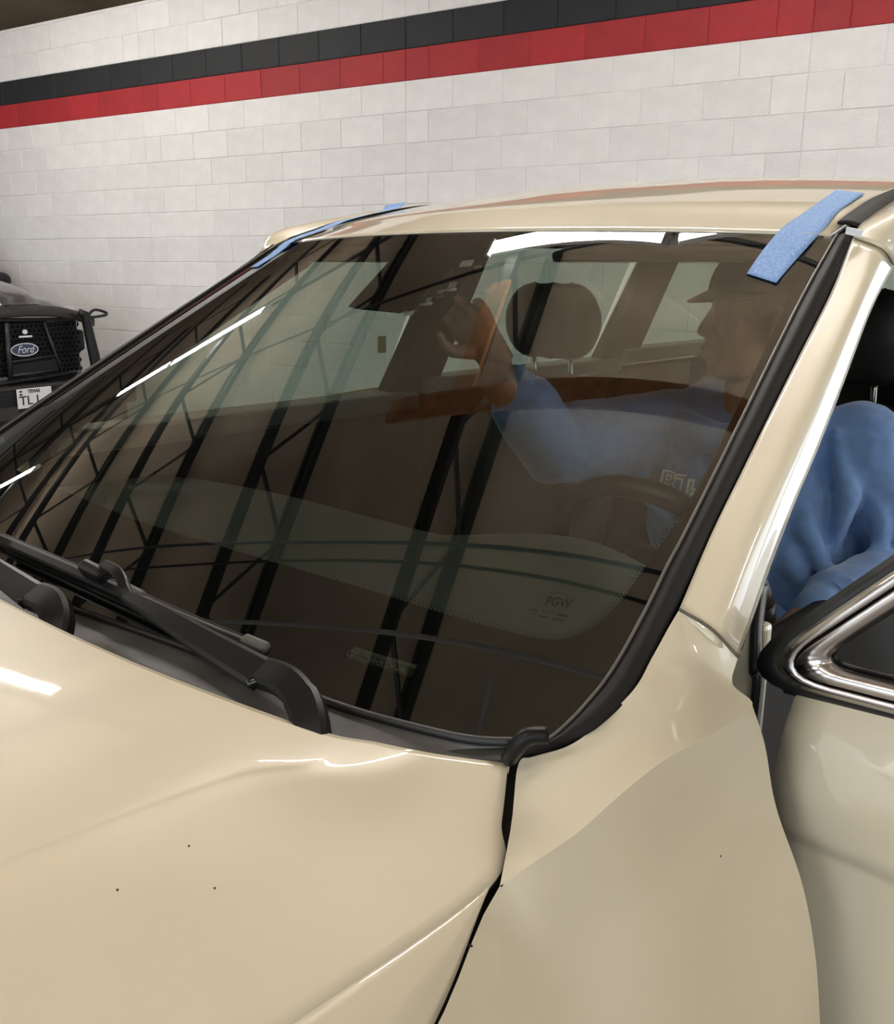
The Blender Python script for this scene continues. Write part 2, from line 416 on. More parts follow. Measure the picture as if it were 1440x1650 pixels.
lamp(-5.76, -4.28, 2.78, 'fluorescent lamp seen as the upper half of the slanting bar left on the glass')
lamp(-6.86, -5.79, 2.81, 'fluorescent lamp seen as the lower half of the slanting bar left on the glass')
lamp(-8.9, -7.7, 1.95, 'fluorescent lamp seen as the short bar in the far lower corner of the windshield')
lamp(-4.3, -2.9, 7.6, 'unseen lamp added behind the block wall to brighten the ceiling there', z=4.2)  # added out of view to lift the ceiling above the wall
lamp(4.2, 5.5, -.7, 'unseen lamp added to light the fender side, on the door side of the pair')  # this and the next lamp are added to brighten the fender side
lamp(4.2, 5.5, 2.3, 'unseen lamp added to light the fender side, on the block wall side of the pair')
for a in (-9, -5.2, -1.2, 3.0): lamp(a, a+1.3, -3.2, 'unseen lamp added for more light over the door side of the workshop, %s' % {-9: 'farthest along', -5.2: 'second farthest', -1.2: 'third', 3.0: 'nearest the side doors'}[a])  # unseen row added as extra light for the room

# ================================================================== CAR
car = empty('car', (0, 1.2, 0), 'cream pearl suv with hood, windshield and open driver door, parked nose out', 'car')
# ---- hood
HC = [
 [(0,-.195,1.1225),(0,-.22,1.1228),(0,-.27,1.123),(0,-.36,1.123),(0,-.48,1.122),(0,-.75,1.11),(0,-1.05,1.05)],
 [(.30,-.178,1.1185),(.30,-.21,1.1186),(.30,-.27,1.1186),(.3,-.36,1.1184),(.3,-.48,1.117),(.29,-.75,1.105),(.27,-1.03,1.045)],
 [(.54,-.133,1.1095),(.548,-.18,1.1100),(.530,-.235,1.1105),(.520,-.36,1.1105),(.515,-.48,1.108),(.48,-.75,1.09),(.45,-1.0,1.03)],
 [(.605,-.098,1.1025),(.602,-.16,1.1030),(.575,-.22,1.1035),(.560,-.36,1.1045),(.552,-.48,1.102),(.52,-.75,1.075),(.49,-.98,1.015)],
 [(.635,-.078,1.098),(.630,-.145,1.094),(.604,-.215,1.092),(.592,-.36,1.0935),(.586,-.48,1.090),(.55,-.75,1.055),(.52,-.97,1.0)],
 [(.655,-.06,1.0935),(.67,-.11,1.074),(.67,-.19,1.064),(.665,-.33,1.058),(.66,-.48,1.05),(.64,-.75,1.025),(.61,-.94,.97)],
 [(.693,-.027,1.088),(.720,-.067,1.062),(.747,-.112,1.04),(.738,-.30,1.029),(.732,-.46,1.02),(.715,-.72,.995),(.68,-.92,.945)]]
HS = [(.747,-.112,1.04),(.786,-.235,.9885),(.8055,-.42,.9435),(.8105,-.68,.8885),(.7905,-.9,.8285)]
full = [mx(c) for c in HC[:0:-1]]+[np.array(c) for c in HC]
A = np.array([spl(c, 61) for c in full])                       # columns x rows
HR = np.stack([spl(A[:, j], 97) for j in range(61)], 0)       # rows x columns
hood = surf('hood', HR, PAINT, car, .012, flip=True)
skirt_top = spl(HC[6], 61)[20:]
sk = spl(HS, len(skirt_top))
midk = (skirt_top+sk)/2+np.array([.006, 0, .004])*np.minimum(1, np.linspace(0, 4, len(sk)))[:, None]
SKR = patch([skirt_top, midk, sk], len(skirt_top), 9)
surf('hood_side', SKR, PAINT, car, .012, flip=False)
surf('hood_side', mx(SKR), PAINT, car, .012, flip=True)
# rear hem of the hood: rolled bright edge
tube('hood_hem', [p+np.array([0, .001, -.005]) for p in HR[0]], .0045, PAINT, car, 8)

# ---- fender (driver side), mirrored for the other side
FI = [np.array((.753,-.108,1.04)), np.array((.727,-.063,1.062)), np.array((.700,-.022,1.088)),
      at(860, 1219, x=.712), at(930, 1194, x=.738), at(1016, 1117, x=.753), at(1050, 1060, x=.749), at(1076, 1013, x=.744), at(1093, 984, x=.741)]
FO = [np.array((.753,-.108,1.04)), at(862, 1388, x=.768), at(930, 1342, x=.780), at(1000, 1280, x=.790), at(1070, 1225, x=.797), at(1150, 1180, x=.804), at(1212, 1137, x=.809), at(1180, 1102, x=.796), at(1188, 1061, x=.798)]
FMid = [ (a+b)/2+np.array([.002, 0, .005*min(1, i/2)]) for i, (a, b) in enumerate(zip(FI, FO))]
FT = patch([FI, FMid, FO], 57, 14)
SD = [ # stations from the door gap forwards; each runs from the shoulder down
 [FO[6]+np.array([.002,.004,-.001]), at(1232,1200,y=.205), at(1250,1300,y=.20), at(1291,1420,y=.195), at(1312,1530,y=.195), at(1321,1650,y=.195), (.93,.20,.6),(.935,.20,.36)],
 [FO[5], (.814,.10,1.035),(.834,.10,.985),(.857,.10,.92),(.880,.10,.85),(.902,.10,.78),(.930,.10,.6),(.935,.10,.36)],
 [FO[3], (.808,.005,1.013),(.832,.0,.957),(.855,0,.90),(.879,0,.84),(.903,0,.77),(.935,0,.6),(.94,0,.40)],
 [FO[0], (.787,-.103,.983),(.819,-.1,.925),(.849,-.1,.87),(.877,-.1,.815),(.902,-.1,.755),(.925,-.1,.64),(.94,-.1,.50)],
 [(.790,-.233,.988),(.813,-.23,.940),(.840,-.23,.893),(.866,-.23,.845),(.890,-.23,.80),(.912,-.23,.75),(.93,-.23,.70),(.945,-.23,.66)],
 [(.807,-.42,.943),(.828,-.42,.900),(.852,-.42,.857),(.876,-.42,.815),(.897,-.42,.775),(.916,-.42,.735),(.93,-.42,.70),(.94,-.42,.68)],
 [(.812,-.68,.888),(.838,-.68,.868),(.862,-.68,.84),(.885,-.68,.81),(.905,-.68,.78),(.92,-.68,.75),(.93,-.68,.73),(.93,-.68,.71)],
 [(.792,-.9,.828),(.812,-.9,.81),(.832,-.9,.79),(.85,-.91,.76),(.862,-.92,.72),(.868,-.93,.68),(.87,-.93,.62),(.87,-.93,.50)]]
def resamp(P, n):
    P = np.array(P); L = np.r_[0, np.cumsum(np.linalg.norm(np.diff(P, axis=0), axis=1))]
    return np.stack([np.interp(np.linspace(0, L[-1], n), L, P[:, i]) for i in range(3)], 1)
NOUT = int(round(56*6/8))+1
shoulder = resamp(FT[-1][:NOUT], 34)                                   # gap crossing -> door corner
gapedge = resamp(spl(HS, 80), 34)+np.array([.0022, .0012, 0]); gapedge[0] = FO[0]; gapedge[1] = gapedge[1]*.6+(FO[0]+gapedge[2])*.2
topcurve = np.vstack([shoulder[::-1], gapedge[1:]])
LV = [[np.array(st[k]) for st in SD] for k in range(8)]
# stations by their fore-aft position, lower lines follow them
lows = []
for k in range(1, 8):
    cv = spl(LV[k], 200); yk = cv[:, 1]; order = np.argsort(-yk)
    ty = topcurve[:, 1]; ty = np.minimum.accumulate(ty)
    y0_, y1_ = cv[0, 1], cv[-1, 1]
    # keep the door edge exact and the front exact, in between match y
    tyy = y0_+(ty-ty[0])*(y1_-y0_)/(ty[-1]-ty[0])
    lows.append(np.stack([np.interp(-tyy, -yk[order], cv[order, i]) for i in range(3)], 1))
colsS = [topcurve]+lows
SP = np.stack([spl([c_[j] for c_ in colsS], 44) for j in range(len(topcurve))], 0)
Lf = np.r_[0, np.cumsum(np.linalg.norm(np.diff(FT[-1][:NOUT], axis=0), axis=1))]; pos = np.interp(np.linspace(0, Lf[-1], 34), Lf, np.arange(NOUT))
def ft_at(row, q): i = min(int(q), len(row)-2); return row[i]+(row[i+1]-row[i])*(q-i)
FTs = np.array([[ft_at(r, q) for q in pos] for r in FT])
for sgn, fl in ((1, False), (-1, True)):
    vf = [grid(FTs*np.array([sgn,1,1]), fl), grid(FT[:, NOUT-1:]*np.array([sgn,1,1]), fl), grid(SP*np.array([sgn,1,1]), fl)]
    V_, F_ = merge(*vf); fo = obj('fender', V_, F_, PAINT, car, True)
    bm = bmesh.new(); bm.from_mesh(fo.data); bmesh.ops.recalc_face_normals(bm, faces=bm.faces); bm.to_mesh(fo.data); bm.free()
    fo.data.polygons.foreach_set('use_smooth', [True]*len(fo.data.polygons))
# dark inner walls seen down the shut lines
gap = [np.array(p) for p in [(.697,-.02,1.075),(.724,-.062,1.045),(.750,-.108,1.02),(.78,-.23,.965),(.80,-.42,.92),(.805,-.68,.865)]]
surf('hood_ledge', patch([[p+np.array([-.05,0,-.012]) for p in gap],[p for p in gap],[p+np.array([.010,0,-.02]) for p in gap]], 20, 5), RUBBER, car)

# ---- windshield glass, frit print, header
NS, NT = 61, 41
def t_low(s): return float(np.interp(abs(s), [0,.8,.90,.937,.956,.970,.984,.9945,1.0], [-.03,-.022,-.016,-.008,.004,.020,.055,.105,.16]))
GL = np.array([[WS(s, t_low(s)+(1-t_low(s))*f) for s in np.sin(np.linspace(-math.pi/2, math.pi/2, NS))] for f in np.linspace(0, 1, NT)])
ws = surf('windshield', GL, GLASS, car)
ws['label'] = 'tinted laminated windshield mirroring the roof trusses'
def strip_st(name, a, b, h, m, parent, n=40, nv=4):
    """band on the windshield surface between two (s,t) curves"""
    A_ = spl([(p[0], p[1], 0) for p in a], n); B_ = spl([(p[0], p[1], 0) for p in b], n)
    rows = [[WS(*(A_[i]+(B_[i]-A_[i])*k/(nv-1))[:2], h) for i in range(n)] for k in range(nv)]
    return surf(name, rows, m, parent)
FB = [(.989,.39),(.972,.281),(.962,.211),(.942,.163),(.905,.141),(.828,.143),(.72,.152),(.615,.160),(.45,.166),(.2,.168),(0,.166)]
FBf = FB+[(-a, b) for a, b in FB[-2::-1]]
FE = [(1,.39),(1,.281),(1,.211),(.996,.13),(.985,.07),(.956,.012),(.88,-.012),(.72,-.02),(.45,-.025),(.2,-.028),(0,-.028)]
FEf = FE+[(-a, b) for a, b in FE[-2::-1]]
strip_st('frit_print', FBf, FEf, -.003, FRIT, ws, 140, 6)
for sg in (1, -1):
    strip_st('frit_print', [(sg*.989,.385),(sg*.982,.6),(sg*.974,.8),(sg*.955,1.0)], [(sg*1.0,.385),(sg*1.0,.6),(sg*1.0,.8),(sg*1.0,1.0)], -.003, FRIT, ws, 20, 3)
strip_st('frit_print', [(s, .965) for s in np.linspace(-.97, .97, 9)], [(s, 1.0) for s in np.linspace(-.97, .97, 9)], -.003, FRIT, ws, 40, 3)
strip_st('frit_print', [(-.085,.745),(-.03,.738),(.05,.735),(.119,.732)], [(-.15,.97),(-.05,.97),(.05,.97),(.14,.97)], -.003, FRIT, ws, 20, 10)
# dotted fade along the frit edge: one joined print
DV = []; DF = []
for k in range(3):
    NB = 520
    P_ = spl([(p[0], p[1], 0) for p in FBf], NB)
    for i in range(1, NB-1):
        if i % 2 == k % 2: continue
        s, t = P_[i][:2]; tn = P_[i+1]-P_[i-1]; q = np.array([-tn[1]*1.6, tn[0]/1.6*1.0]); 
        c = WS(s, t, -.003); g = WS(s+.001, t, -.003)-c; g /= np.linalg.norm(g); h_ = WS(s, t+.001, -.003)-c; h_ /= np.linalg.norm(h_)
        # inward direction (towards clear glass) in the surface
        td = (WS(*P_[i+1][:2], -.003)-WS(*P_[i-1][:2], -.003)); td /= np.linalg.norm(td); nn = np.cross(g, h_); inn = np.cross(nn, td)
        if inn@(WS(0, .55)-c) < 0: inn = -inn
        c = c+inn*(.0012+.0028*k); r = (.0013, .0010, .0007)[k]
        b0 = len(DV); DV += [c+td*r, c+inn*r, c-td*r, c-inn*r]; DF.append((b0, b0+1, b0+2, b0+3))
dots = obj('frit_dots', DV, DF, FRIT, ws); dots['kind'] = 'stuff'
# maker's mark and small print
def on_glass_text(body, s, t, size, m, h=-.0025, dirs=1, **kw):
    c = WS(s, t, h); x = WS(s+.02, t, h)-WS(s-.02, t, h); y = WS(s, t+.02, h)-WS(s, t-.02, h)
    return textmesh('glass_mark', body, size, m, ws, c, x*dirs, y, **kw)
on_glass_text('PGW', .886, .192, .016, INK, ext=.0002, bold=.0003, width=.026)
strip_st('glass_mark', [(.868,.2035),(.880,.2065),(.892,.2045),(.904,.2025)], [(.868,.2025),(.880,.2055),(.892,.2035),(.904,.2015)], -.0025, INK, ws, 12, 2)
for a_, b_, t_ in ((.853,.866,.178),(.872,.888,.1775),(.892,.909,.1765),(.872,.884,.1705),(.889,.906,.1695)): strip_st('glass_mark', [(a_, t_),(b_, t_-.0005)], [(a_, t_-.0022),(b_, t_-.0027)], -.0025, INK, ws, 4, 2)
# vehicle number plate under the glass
vin = strip_st('number_strip', [(.651,.0765),(.70,.0745),(.756,.0725)], [(.654,.0605),(.703,.0595),(.759,.0580)], -.002, VINP, ws, 12, 3)
strip_st('number_strip', [(.651,.0785),(.70,.0765),(.756,.0745)], [(.651,.0735),(.70,.0715),(.756,.0695)], -.0017, DASHL, ws, 12, 2)
c = WS(.700, .0660, -.0012); x_ = WS(.758, .0632, -.0012)-WS(.655, .0672, -.0012); y_ = WS(.70, .09)-WS(.70, .05)
textmesh('number_text', '5TDZZRFH3KS29K386', .010, VINT, ws, c, x_, y_, ext=.0001, width=.068)
e0 = WS(.655, .0682, -.0012); xu = x_/np.linalg.norm(x_)
tube('number_emblem', [e0+xu*.0045*math.cos(a)+np.array([0,.0030,.0018])*math.sin(a) for a in np.linspace(0, 2*math.pi, 15)], .0005, VINT, ws, 5)

# ---- mouldings beside the glass
MI = [(1.004,1.0),(.9985,.8404),(.9987,.6795),(1.0,.5282),(1.0,.3198),(.9985,.2647),(.9985,.1891),(.9945,.1106),(.984,.0621),(.970,.0257),(.956,.0096),(.937,-.004)]
MOUT = [(1374,383),(1340,468),(1290,568),(1240,668),(1148,856),(1122,910),(1080,998),(1018,1115),(967,1169),(930,1191),(898,1205),(862,1217)]
MX = [.765,.765,.765,.765,.765,.765,.765]
mi = [WS(s, t, .0015) for s, t in MI]
mo = [at_side(*q, .763) for q in MOUT[:7]]+[at(1018,1115,x=.752), at(967,1169,x=.7485), at(930,1191,x=.737), at(898,1205,x=.725), at(862,1217,x=.711)]
mm = [(a+b)/2+np.array([.002, -.006, .005]) for a, b in zip(mi, mo)]
MOLR = patch([mi, mm, mo], 70, 9)
surf('pillar_molding', MOLR, MOLD, car, .004, flip=False); surf('pillar_molding', mx(MOLR), MOLD, car, .004, flip=True)
# bright inner lip of the moulding
lipp = spl([p+np.array([.001, -.002, .002]) for p in mi], 60)
LIPM = mat('molding_lip_grey', (.10, .09, .08), rough=.4)
tube('molding_lip', lipp, .0018, LIPM, car, 6); tube('molding_lip', mx(lipp), .0018, LIPM, car, 6)

# ---- A pillars
PA = [((1374,383),(1440,427)),((1340,468),(1402,501)),((1290,568),(1357,620)),((1240,668),(1312,735)),((1190,770),(1278,815)),((1148,856),(1238,918)),((1093,984),(1188,1061))]
pi_ = [at_side(*a, .765) for a, b in PA]; po_ = [at_side(*b, .80) for a, b in PA]
pm_ = [a*.52+b*.48+np.array([.017, -.018, .002]) for a, b in zip(pi_, po_)]
pr_ = [b+np.array([-.020, .050, .0]) for b in po_]; pq_ = [b+np.array([-.070, .06, 0]) for b in po_]
PIL = patch([pi_, pm_, po_], 50, 16)
surf('a_pillar', PIL, PAINT, car, .003, flip=False); surf('a_pillar', mx(PIL), PAINT, car, .003, flip=True)
PJ_ = patch([po_, pr_, pq_], 50, 9)
surf('pillar_jamb', PJ_, PAINT, car, .003, flip=False); surf('pillar_jamb', mx(PJ_), PAINT, car, .003, flip=True)
# seam between pillar and fender
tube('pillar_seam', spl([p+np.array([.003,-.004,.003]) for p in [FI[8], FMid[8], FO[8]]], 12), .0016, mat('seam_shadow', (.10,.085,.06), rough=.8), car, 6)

# ---- roof
YC = [.642,.70,.80,1.1,1.5,2.2,3.0,3.35]; ZC = [1.558,1.583,1.615,1.672,1.698,1.706,1.668,1.60]
def zroof(x, y):
    yy = y + .10*(x/.62)**2*-1
    zc = np.interp(yy, YC, ZC); return zc - .018*(x/.6)**2*(1 if y > 1 else 1)
rr = []
for r, y in enumerate([None, .72, .78, .88, 1.0, 1.15, 1.35, 1.7, 2.2, 2.7, 3.05, 3.3]):
    row = []
    for s in np.linspace(-1, 1, 25):
        if y is None:
            p = WS(s*.985, 1.0)+np.array([0, .006, .004])
        else:
            hw = np.interp(y, [.7, 1.2, 2.2, 3.3], [.607, .597, .585, .545]); x = s*hw
            yb = y+.097*(x/.6)**2*max(0, 1-(y-.72)/.8)
            yc_eff = yb-.097*(x/.6)**2*max(0, 1-(y-.72)/.8)
            zc = float(np.interp(yc_eff, YC, ZC))
            p = np.array([x, yb, zc-(.018+.008*min(1, max(0, (y-.72)/.4)))*(abs(x)/.6)**2.2])
        row.append(p)
    rr.append(row)
RA = np.array(rr); RF_ = patch(RA, 61, 70)
roof = surf('roof', RF_, PAINT, car, .01, flip=False)
# roof surface lookup
RFl = RF_.reshape(-1, 3)
from mathutils.bvhtree import BVHTree
v_, f_ = grid(RF_); RBVH = BVHTree.FromPolygons([Vector(p) for p in v_], f_)
def on_roof(u, v, h=.002):
    o, d = ray(u, v); d = d/np.linalg.norm(d)
    hit = RBVH.ray_cast(Vector(o), Vector(d))
    if hit[0] is None: print('roof miss', u, v); return at(u, v, x=.61)
    n = np.array(hit[1]); n = n if n[2] > 0 else -n
    return np.array(hit[0])+n*h
# roof ditch mouldings and side rails
edge = [r[-1] for r in RF_[3:]]
ed = np.array(edge)
R0 = ed+np.array([-.002, 0, .003]); R1 = ed+np.array([.014, .0, .002]); R2 = ed+np.array([.030, .0, -.004])
DM = patch([R0[::6], R1[::6], R2[::6]], 40, 7)
surf('roof_molding', DM, MOLD, car, .004, flip=False); surf('roof_molding', mx(DM), MOLD, car, .004, flip=True)
def rail_pts(y): 
    e = np.array([np.interp(y, ed[:, 1], ed[:, i]) for i in range(3)])
    return e
ys = [.80, .95, 1.15, 1.5, 2.0, 2.6, 3.2]
top_ = [po_[0]*0+pi_[0]]+[rail_pts(y)+np.array([.030, 0, .000]) for y in ys]
low_ = [po_[0]]+[np.array([.712-.012*max(0, y-.8), y-.02, np.interp(y, [.8, 1.0, 1.2, 1.6, 2.2, 3.2], [1.535, 1.563, 1.58, 1.595, 1.595, 1.535])]) for y in ys]
mid_ = [pm_[0]]+[(a+b)/2+np.array([.014, 0, .026]) for a, b in zip(top_[1:], low_[1:])]
RAIL = patch([top_, mid_, low_], 60, 12)
surf('roof_rail', RAIL, PAINT, car, .003, flip=False); surf('roof_rail', mx(RAIL), PAINT, car, .003, flip=True)
# header seal
tube('header_seal', [WS(s, 1.0, -.003) for s in np.linspace(-.98, .98, 40)], .004, RUBBER, car, 6)
st_ = at_side(1376, 374, .772); box('paint_sticker', st_, (.022, .004, .009), PLATEW, car, np.array([[.75,.62,-.2],[-.55,.75,.3],[.2,-.2,.96]]))

# ---- cowl
CB = [(.0,-.012),(.088,-.006),(.39,.007),(.5285,.0037),(.6563,.0004),(.7376,-.0025),(.8346,-.0033),(.887,-.002),(.93,.0045)]
ct = [WS(s, t, .002) for s, t in CB]
hr = spl([p for p in HC[0][:1]]+[c[0] for c in HC[1:]], 200)
cb = []
for s, t in CB:
    x = WS(s, t)[0]; i = int(np.argmin(abs(hr[:, 0]-min(x, .70)))); cb.append(hr[i]+np.array([0, -.012, -.014]))
cmid = [a*.45+b*.55+np.array([0, 0, -.012]) for a, b in zip(ct, cb)]
full3 = []
for cu in (ct, cmid, cb):
    full3.append([mx(p) for p in cu[:0:-1]]+list(cu))
CW = patch(full3, 90, 12)
cowl = surf('cowl', CW, GREYP, car, .003, flip=True)
tube('glass_seal', spl([p+np.array([0,-.001,.002]) for p in full3[0]], 90), .0042, RUBBER, cowl, 8)
tube('cowl_end_seal', spl([at(820,1229,z=1.092)+np.array([0,0,.004]), at(832,1212,x=.708)+np.array([0,0,.004]), at(850,1197,x=.716)+np.array([0,0,.006]), at(882,1192,x=.728)+np.array([0,0,.004])], 14), .0075, BLACKP, cowl, 10)

# ---- wipers
def flatbar(name, path, w, h, m, parent, up=(0, -.5, .86)):
    """flat strap with a rectangular section, softly bevelled"""
    P = [np.array(p, float) for p in path]; n = len(P); w = w if isinstance(w, (list, tuple)) else [w]*n
    V = []; F = []
    for i, p in enumerate(P):
        t = Nrm(P[min(i+1, n-1)]-P[max(i-1, 0)]); a = np.array(up, float); a = Nrm(a-t*(a@t)); b = np.cross(t, a)
        for x, y in ((-1,-1),(1,-1),(1,.55),(.72,1),(-.72,1),(-1,.55)): V.append(p+b*x*w[i]/2+a*y*h/2)
    for i in range(n-1):
        for j in range(6): F.append((i*6+j, i*6+(j+1) % 6, (i+1)*6+(j+1) % 6, (i+1)*6+j))
    F.append(tuple(range(6))[::-1]); F.append(tuple((n-1)*6+j for j in range(6)))
    o = obj(name, V, F, m, parent, True); o.data.set_sharp_from_angle(angle=math.radians(24)); return o
wip = flatbar('wiper', spl([(.2080,-.1094,1.139),(.2782,-.1120,1.1385),(.3655,-.1135,1.1325),(.4636,-.1115,1.125)], 24), list(np.linspace(.015, .034, 24)), .010, BLACKP, car)
wip['label'] = 'black wiper arm and blade in front of the steering wheel'
flatbar('arm_hook', spl([(.2100,-.1094,1.139),(.190,-.103,1.1435),(.178,-.099,1.150),(.160,-.096,1.1555),(.128,-.0945,1.1560)], 20), .013, .007, BLACKP, wip)
flatbar('arm_base', spl([(.460,-.1090,1.1265),(.492,-.109,1.128),(.520,-.113,1.122),(.545,-.123,1.110),(.566,-.137,1.090)], 20), [.030]*10+[.033]*10, .014, BLACKP, wip)
tube('arm_pin', [(.468,-.091,1.128),(.462,-.130,1.121)], .0045, BLACKG, wip, 8)
bl = spl([WS(-.245,.012,.024), WS(.055,.023,.026), WS(.22,.027,.026), WS(.40,.030,.026), WS(.575,.035,.022)], 40)
bl = spl([(-.1819,-.0912,1.1246),(.0406,-.0904,1.1273),(.1598,-.0881,1.1271),(.2868,-.0846,1.1252),(.4156,-.0764,1.123)], 40)
bld = flatbar('wiper_blade', bl, .018, .010, BLACKP, wip)
flatbar('blade_rubber', bl+np.array([0, .004, -.012]), .005, .020, RUBBER, wip)
tube('blade_highlight_rib', bl+np.array([0, .001, .005]), .0022, GREYP, wip, 6)
box('blade_clip', (.098,-.092,1.139), (.052, .018, .022), BLACKP, wip, np.array([[.98,.02,-.05],[0,.85,.5],[.05,-.5,.85]]), .006)
box('blade_clip', (.1820,-.0880,1.133), (.040, .014, .013), GREYP, wip, np.array([[.98,.02,-.05],[0,.85,.5],[.05,-.5,.85]]), .005)
box('blade_end_cap', (.402,-.0765,1.129), (.036, .013, .010), GREYP, wip, np.array([[.97,.10,-.05],[0,.85,.5],[.05,-.5,.85]]), .004)
box('arm_fin', (.395,-.090,1.112), (.16, .012, .016), RUBBER, wip, None, .004)  # dark rubber bar below the wiper arm
w2 = flatbar('wiper', spl([(-.24,-.135,1.130),(-.10,-.146,1.125),(-.0461,-.149,1.120),(.0657,-.1536,1.1155)], 20), list(np.linspace(.016, .036, 20)), .010, BLACKP, car)
w2['label'] = 'black wiper arm on the passenger half, cut by the left edge'
flatbar('arm_base', spl([(.0640,-.152,1.1165),(.098,-.153,1.119),(.122,-.156,1.116),(.146,-.164,1.105),(.160,-.176,1.085)], 20), .036, .015, BLACKP, w2)
tube('arm_pin', [(.070,-.135,1.119),(.062,-.172,1.112)], .0045, BLACKG, w2, 8)
b2 = spl([(-.80,-.01,1.115),(-.55,-.055,1.125),(-.3,-.08,1.13),(-.215,-.085,1.155),(-.16,-.088,1.135)], 30)
tube('wiper_blade', spl([at(-30,640,y=-.05)*0+np.array([-.62,-.045,1.13]), (-.40,-.075,1.135), (-.245,-.088,1.150),(-.205,-.092,1.138)], 24), .010, BLACKP, w2, 8)

# ---- open driver door: swung out square to the body, outer skin faces forwards
YD = .28
door = obj('door', [], [], PAINT, car); door['label'] = 'open driver door with bright window trim'
def dz(x, z):
    """outer skin depth of the opened door at height z"""
    y = np.interp(z, [.40,.55,.70,.80,.885,.935,.955,1.0,1.05,1.085,1.10], [.290,.272,.262,.262,.266,.264,.254,.250,.258,.272,.282])
    return y + .012*((x-1.3)/.5)**2
zz = list(np.linspace(1.098, 1.075, 4))+list(np.linspace(1.06, .97, 8))+list(np.linspace(.96, .93, 6))+list(np.linspace(.91, .36, 16))
def xfront(z):
    return float(np.interp(z, [.36,.75,.955,1.0,1.05,1.098], [.83,.815,.8065,.8075,.811,.8155]))
dr = []
for z in zz:
    x0 = xfront(z); row = []
    zt = z
    for f in np.linspace(0, 1, 30):
        x = x0+(1.90-x0)*f; zz_ = z+(x-.815)*.035*max(0, (z-.9)/.2)
        row.append((x, dz(x, z), zz_))
    dr.append(row)
v_, f_ = grid(np.array(dr), True)
door.data.from_pydata([tuple(map(float, p)) for p in v_], [], f_); door.data.update(); door.data.polygons.foreach_set('use_smooth', [True]*len(door.data.polygons))
solid(door, .006, 1)
box('door_inner_panel', (1.37, .345, .74), (1.06, .10, .74), TRIMD, door, None, .02)
tube('door_edge', [(xfront(z), dz(xfront(z), z)+.004, z) for z in zz], .0045, PAINT, door, 8)
tube('belt_hem', [(x, dz(x, 1.098)+.001, 1.097+(x-.815)*.035) for x in np.linspace(.8155, 1.9, 30)], .0045, PAINT, door, 8)
# window frame: rubber, bright band, dark pane (outlines on the opened plane)
def rounded(poly, r, n=7):
    out = []; k = len(poly)
    for i in range(k):
        p = np.array(poly[i], float); a = np.array(poly[i-1], float)-p; b = np.array(poly[(i+1) % k], float)-p
        rr_ = r[i] if isinstance(r, (list, tuple)) else r
        ra = min(rr_, np.linalg.norm(a)*.45, np.linalg.norm(b)*.45); A_ = p+a/np.linalg.norm(a)*ra; B_ = p+b/np.linalg.norm(b)*ra
        for t in np.linspace(0, 1, n): out.append(A_*(1-t)**2+p*2*t*(1-t)+B_*t*t)
    return out
def inset(poly, d):
    k = len(poly); out = []
    for i in range(k):
        p0, p1, p2 = [np.array(poly[j % k], float) for j in (i-1, i, i+1)]
        e1 = (p1-p0)/np.linalg.norm(p1-p0); e2 = (p2-p1)/np.linalg.norm(p2-p1)
        n1 = np.array([-e1[1], e1[0]]); n2 = np.array([-e2[1], e2[0]]); m_ = (n1+n2); m_ /= max(.3, (m_@m_)/2*1.0) if False else 1
        m_ = m_/np.linalg.norm(m_); out.append(p1+m_*d/max(.35, m_@n1))
    return out
# polygon (x,z), counter-clockwise: belt front corner -> belt rear -> top rear -> top front
WPOLY = [(.737,1.087),(1.89,1.137),(1.84,1.56),(1.20,1.575)]
def ring(name, pa, pb, ya, yb, m, parent):
    n = len(pa); V = [(p[0], ya, p[1]) for p in pa]+[(p[0], yb, p[1]) for p in pb]
    F = [(i, (i+1) % n, (i+1) % n+n, i+n) for i in range(n)]
    o = obj(name, V, F, m, parent, True); solid(o, .006, 1); return o
rad = [.085, .06, .07, .25]
out0 = rounded(WPOLY, rad, 9); in1 = rounded(inset(WPOLY, .012), [.075, .05, .06, .22], 9)
in2 = rounded(inset(WPOLY, .0215), [.062, .045, .05, .2], 9); in3 = rounded(inset(WPOLY, .036), [.045, .04, .05, .18], 9)
ring('window_rubber', out0, in1, YD+.004, YD-.004, RUBBER, door)
tr1 = ring('window_trim', in1, in2, YD-.006, YD-.013, CHROME, door); ring('window_trim', in2, in3, YD-.013, YD-.004, CHROME, door)
obj('window_pane', [(p[0], YD-.001, p[1]) for p in in3], [tuple(range(len(in3)))], BLACKG, door)
tube('trim_lip', [(p[0], YD-.0055, p[1]) for p in in3]+[(in3[0][0], YD-.0055, in3[0][1])], .0016, CHROME, door, 6)
tube('belt_rubber', [(x, .283, 1.090+(x-.80)*.038) for x in np.linspace(.80, 1.88, 10)], .006, RUBBER, door, 6)
# ---- door jamb behind the fender edge
box('jamb_panel', (.715, .315, .74), (.10, .02, .80), PAINT, car, None, .006)
tube('jamb_seal', spl([at(1228,940,y=.315), at(1219,1010,y=.305), at(1216,1080,y=.30), at(1215,1160,y=.30), (.745,.30,.6)], 24), .0065, RUBBER, car, 8)
tube('jamb_trim', spl([at(1231,945,y=.30), at(1224,1010,y=.295), at(1223,1080,y=.29), at(1222,1160,y=.29), (.756,.29,.6)], 24), .0022, GREYT, car, 6)
box('dash_end', (.69, .52, .80), (.06, .38, .50), TRIMD, car, None, .02)

